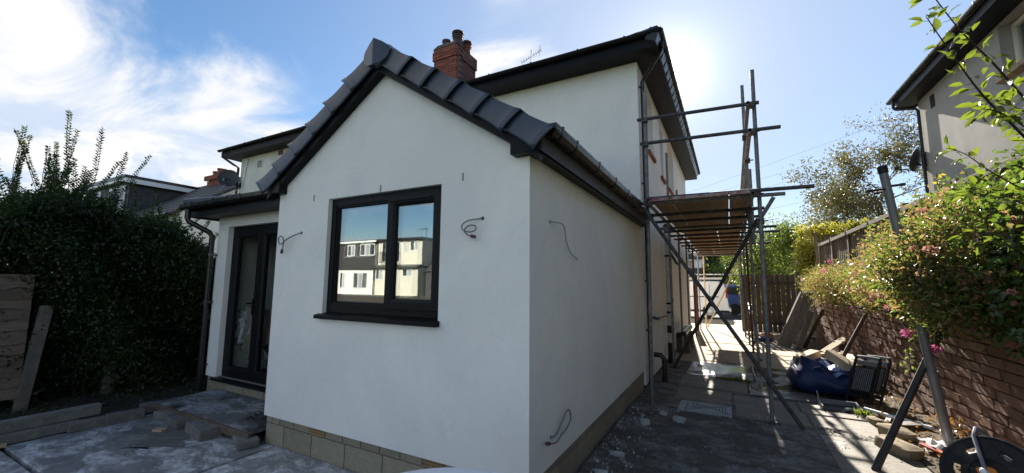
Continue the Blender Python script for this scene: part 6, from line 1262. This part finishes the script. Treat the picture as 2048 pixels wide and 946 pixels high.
# tall thin weeds by the fence
for (x, y, h, lab) in ((3.75, 4.75, 2.0, 'slender leafy sapling standing against the grey house wall, left one'), (3.80, 4.35, 1.75, 'slender leafy sapling standing against the grey house wall, right one')):
    s_ = thing('sapling', lab, 'sapling', (x, y, 1.1)); m_ = MB(); m_.tube([(x, y, 1.1), (x-0.03, y+0.02, 1.1+h*0.5), (x-0.02, y-0.02, 1.1+h)], [0.010, 0.007, 0.003], 5); m_.build('stem', 'bark', s_)
    k = 170; t_ = rng.uniform(0.25, 1, k); P = np.stack([x+rng.normal(size=k)*0.07*(1.3-t_), y+rng.normal(size=k)*0.10*(1.3-t_), 1.1+h*t_], 1); leaf_obj('foliage', P, rng.normal(size=(k, 3))+np.array([0, 0, 0.4]), rng.uniform(0.035, 0.065, k), 'leaf_ivy', s_, 0.3)
# apple tree: trunk in the neighbour garden out of view, long shoots reaching into the picture
ap = thing('apple_tree', 'apple tree reaching long leafy shoots into the upper right of the picture', 'tree', (4.3, 0.2, 1.1))
m_ = MB(); tips = []
grow(m_, (4.3, 0.2, 1.05), (-0.1, 0.05, 1), 1.3, 0.085, 3, tips, 0.75, 0.25, 3, 4, 0.7, 0.72)
tips = tips[::2]; tips = [t_ for t_ in tips if (t_.x-CAM.x) > 0.455*(t_.y-CAM.y)+0.35 or t_.y < -1.5]
m_.build('trunk', 'bark', ap, fix=False)
TP = np.array([tuple(t_) for t_ in tips]); P, D, S = spray(np.repeat(TP, 1, 0), 10, 0.12, 0.085); ok = (P[:, 0]-CAM.x) > 0.455*(P[:, 1]-CAM.y)+0.20; leaf_obj('crown', P[ok], D[ok], S[ok], 'leaf_apple', ap, 0.30, fine=True)  # unseen crown, added to keep sky light off the side wall
def shoot(pts, n, size, r0, twig=0.03, spread=1.0):
    c = [Vector(q) for q in pts]; m_ = MB(); sm = []
    for i in range(len(c)-1):
        p0, p1, p2, p3 = c[max(i-1, 0)], c[i], c[i+1], c[min(i+2, len(c)-1)]
        for t_ in np.linspace(0, 1, 9)[:-1]: sm.append(0.5*((2*p1)+(p2-p0)*t_+(2*p0-5*p1+4*p2-p3)*t_**2+(3*p1-p0-3*p2+p3)*t_**3))
    sm.append(c[-1]); k = len(sm); m_.tube(sm, [r0*(1-0.75*i/(k-1)) for i in range(k)], 7, cap=False); Pq, Dq, Sq = [], [], []
    for j in range(n):
        t_ = (j+0.5)/n; i = min(int(t_*(k-1)), k-2); q = sm[i].lerp(sm[i+1], t_*(k-1)-i); d = (sm[i+1]-sm[i]).normalized(); a = j*2.4
        s1 = d.orthogonal().normalized(); s2 = d.cross(s1); od = (cos(a)*s1+sin(a)*s2)*spread; td = (od+d*0.6+Vector((0, 0, -0.05))).normalized(); e = q+td*twig*rng.uniform(0.6, 1.4); m_.tube([q, e], [0.0016, 0.0012], 4, cap=False)
        for _ in range(1 if rng.random() < 0.65 else 2): Pq.append(e); Dq.append(tuple(td+Vector(rng.normal(size=3))*0.25+Vector((0, 0, -0.12)))); Sq.append(size*rng.uniform(0.65, 1.15))
    m_.build('shoot', 'bark_purple', ap, fix=False); leaf_obj('shoot_leaves', np.array(Pq), np.array(Dq), np.array(Sq), 'leaf_apple', ap, 0.25, fine=True, up_bias=1.2, fold=0.10, droop=0.22)
def at(px, py, D_):
    return CAM+D_*(fw+rt*((px-1024)/801.8)-up*((py-473)/801.8))
shoot([at(2075, 300, 2.75), at(2020, 245, 2.6), at(1965, 190, 2.45), at(1905, 110, 2.4), at(1852, 33, 2.35)], 34, 0.085, 0.009)
shoot([at(2150, 290, 2.9), at(2048, 195, 2.7), at(1985, 125, 2.55), at(1920, 60, 2.45), at(1850, -30, 2.4)], 44, 0.085, 0.009)
shoot([at(2130, 330, 2.9), at(2060, 262, 2.7), at(2000, 225, 2.55), at(1965, 218, 2.5)], 34, 0.082, 0.008, 0.045, 1.3)
shoot([at(2140, 240, 2.8), at(2080, 235, 2.7), at(2030, 215, 2.6), at(1990, 205, 2.55)], 26, 0.082, 0.007, 0.045, 1.3)
shoot([at(2150, 420, 2.9), at(2050, 380, 2.75), at(1985, 345, 2.65), at(1930, 308, 2.6), at(1893, 296, 2.55)], 22, 0.070, 0.006)
shoot([at(2150, 480, 2.9), at(2060, 415, 2.8), at(2000, 395, 2.75), at(1940, 385, 2.7)], 30, 0.075, 0.006, 0.05, 1.3)
shoot([at(2150, 560, 2.9), at(2060, 500, 2.8), at(2000, 470, 2.75), at(1950, 470, 2.7)], 34, 0.070, 0.006, 0.06, 1.4)
# trees and hedges beyond
def tree(name, label, base, h, blobs, n, per, rad, size, mt, seed_dir=(0, 0, 1), trunk_r=0.12, depth=3, wid=0.3, group=None, hi=1.05):
    r = thing(name, label, 'tree', base, group); m_ = MB(); tips = []; grow(m_, base, seed_dir, h*0.45, trunk_r, depth, tips, 0.55, 0.3, 3, 4, 0.65, 0.62); m_.build('trunk', 'bark', r, fix=False)
    C = clumps(blobs, n, 0.35, hi); P, D, S = spray(C, per, rad, size); leaf_obj('crown', P, D, S, mt, r, wid); return r
tree('garden_tree', 'bright leafy green tree behind the gate and scaffold', (3.0, 17.6, 0), 4.5, [((3.0, 17.6, 2.8), (1.15, 1.0, 1.7)), ((2.4, 17.8, 2.0), (0.9, 0.9, 1.6)), ((3.5, 17.7, 3.6), (0.5, 0.5, 0.75))], 700, 14, 0.13, 0.10, 'leaf_tree')
tree('garden_tree', 'green roadside tree seen through the scaffold above the blue car', (1.6, 29, 0), 4, [((1.8, 29, 2.6), (1.6, 1.2, 1.7)), ((2.9, 29.5, 3.2), (1.2, 1, 1.6)), ((1.1, 28.6, 3.9), (0.9, 0.7, 0.9))], 480, 12, 0.18, 0.14, 'leaf_tree')
iv = thing('ivy_mass', 'yellow-green ivy cloaking the corner of the end fence', 'ivy', (4.0, 15.6, 1.1)); C = clumps([((3.75, 15.4, 2.55), (0.30, 0.35, 0.85)), ((4.6, 15.3, 3.52), (1.2, 0.28, 0.20)), ((5.7, 15.3, 3.62), (0.7, 0.28, 0.20))], 520, 0.5, 1.1); P, D, S = spray(C, 10, 0.08, 0.085); leaf_obj('foliage', P, D, S, 'leaf_ivy', iv, 0.36)
m_ = MB(); [m_.tube([(3.8+0.05*k, 15.3, 1.1), (3.75+0.1*k, 15.28, 2.4), (4.0+0.3*k, 15.28, 3.5)], [0.02, 0.015, 0.008], 5, cap=False) for k in range(4)]; m_.build('stems', 'bark', iv, fix=False)
bt = thing('thin_tree', 'thin half-bare tree with fine twigs behind the fence in front of the sky', 'tree', (7.6, 21, 1)); m_ = MB(); tips = []
grow(m_, (8.0, 21.5, 0.6), (-0.05, 0, 1), 3.5, 0.15, 6, tips, 0.60, 0.12, 3, 4, 0.6, 0.72); m_.build('trunk', 'bark', bt, fix=False)
TP = np.array([tuple(t_) for t_ in tips]); sel = TP[rng.random(len(TP)) < np.clip(1.0-(TP[:, 2]-4.2)/8, 0.35, 0.95)]; P, D, S = spray(sel, 9, 0.16, 0.11); leaf_obj('crown', P, D, S, 'leaf_sparse', bt, 0.3)
cf = thing('conifer', 'dark pointed conifer standing beyond the parked van', 'tree', (0.0, 31, 0)); m_ = MB(); m_.tube([(0.2, 31, 0), (0.2, 31, 4.4)], [0.15, 0.03], 7); m_.build('trunk', 'bark', cf)
zc = rng.uniform(0.2, 4.6, 1500); rc_ = (1-zc/4.9)*1.5*np.sqrt(rng.random(1500))+0.05; ac = rng.uniform(0, 6.28, 1500); P, D, S = spray(np.stack([0.2+rc_*np.cos(ac), 31+rc_*np.sin(ac), zc], 1), 8, 0.08, 0.14); D = unit(D+np.array([0, 0, 0.8])); leaf_obj('crown', P, D, S, 'leaf_conifer', cf, 0.16)
# far flats and wires
ft = thing('apartment_block', 'distant dark and white block of flats seen under the scaffold deck', 'building', (0, 41, 0)); Bq = lambda mb, n, m_: mb.build(n, m_, ft)
Bq(MB().box(-9, 9, 40, 46, 0, 6.2), 'wall', 'white_metal')
for z in (1.2, 2.6, 4.0): Bq(MB().box(-9.1, 9.1, 39.75, 39.99, z, z+0.55), 'balcony_band', 'far_dark')
for k in range(9):
    for z in (1.85, 3.2, 4.65): w_ = Bq(MB().box(-8.4+k*1.95, -7.5+k*1.95, 39.94, 39.99, z, z+0.65), 'window', 'car_glass')
wires = [((-6, 26, 6.3), (40, 30, 23.2)), ((-6, 26, 6.0), (40, 30, 20.6)), ((-6, 26, 5.7), (40, 30, 18.8)), ((-6, 27, 4.9), (40, 30, 15.6))]
for k, (a, b) in enumerate(wires):
    a, b = Vector(a), Vector(b); o = MB().tube([a.lerp(b, t_)+Vector((0, 0, -1.1*4*t_*(1-t_))) for t_ in np.linspace(0, 1, 15)], 0.005, 5).build('overhead_wire', 'far_dark'); tag(o, ['topmost', 'second', 'third', 'lowest'][k]+' overhead wire crossing the sky right of the scaffold', 'wire', 'overhead wires')
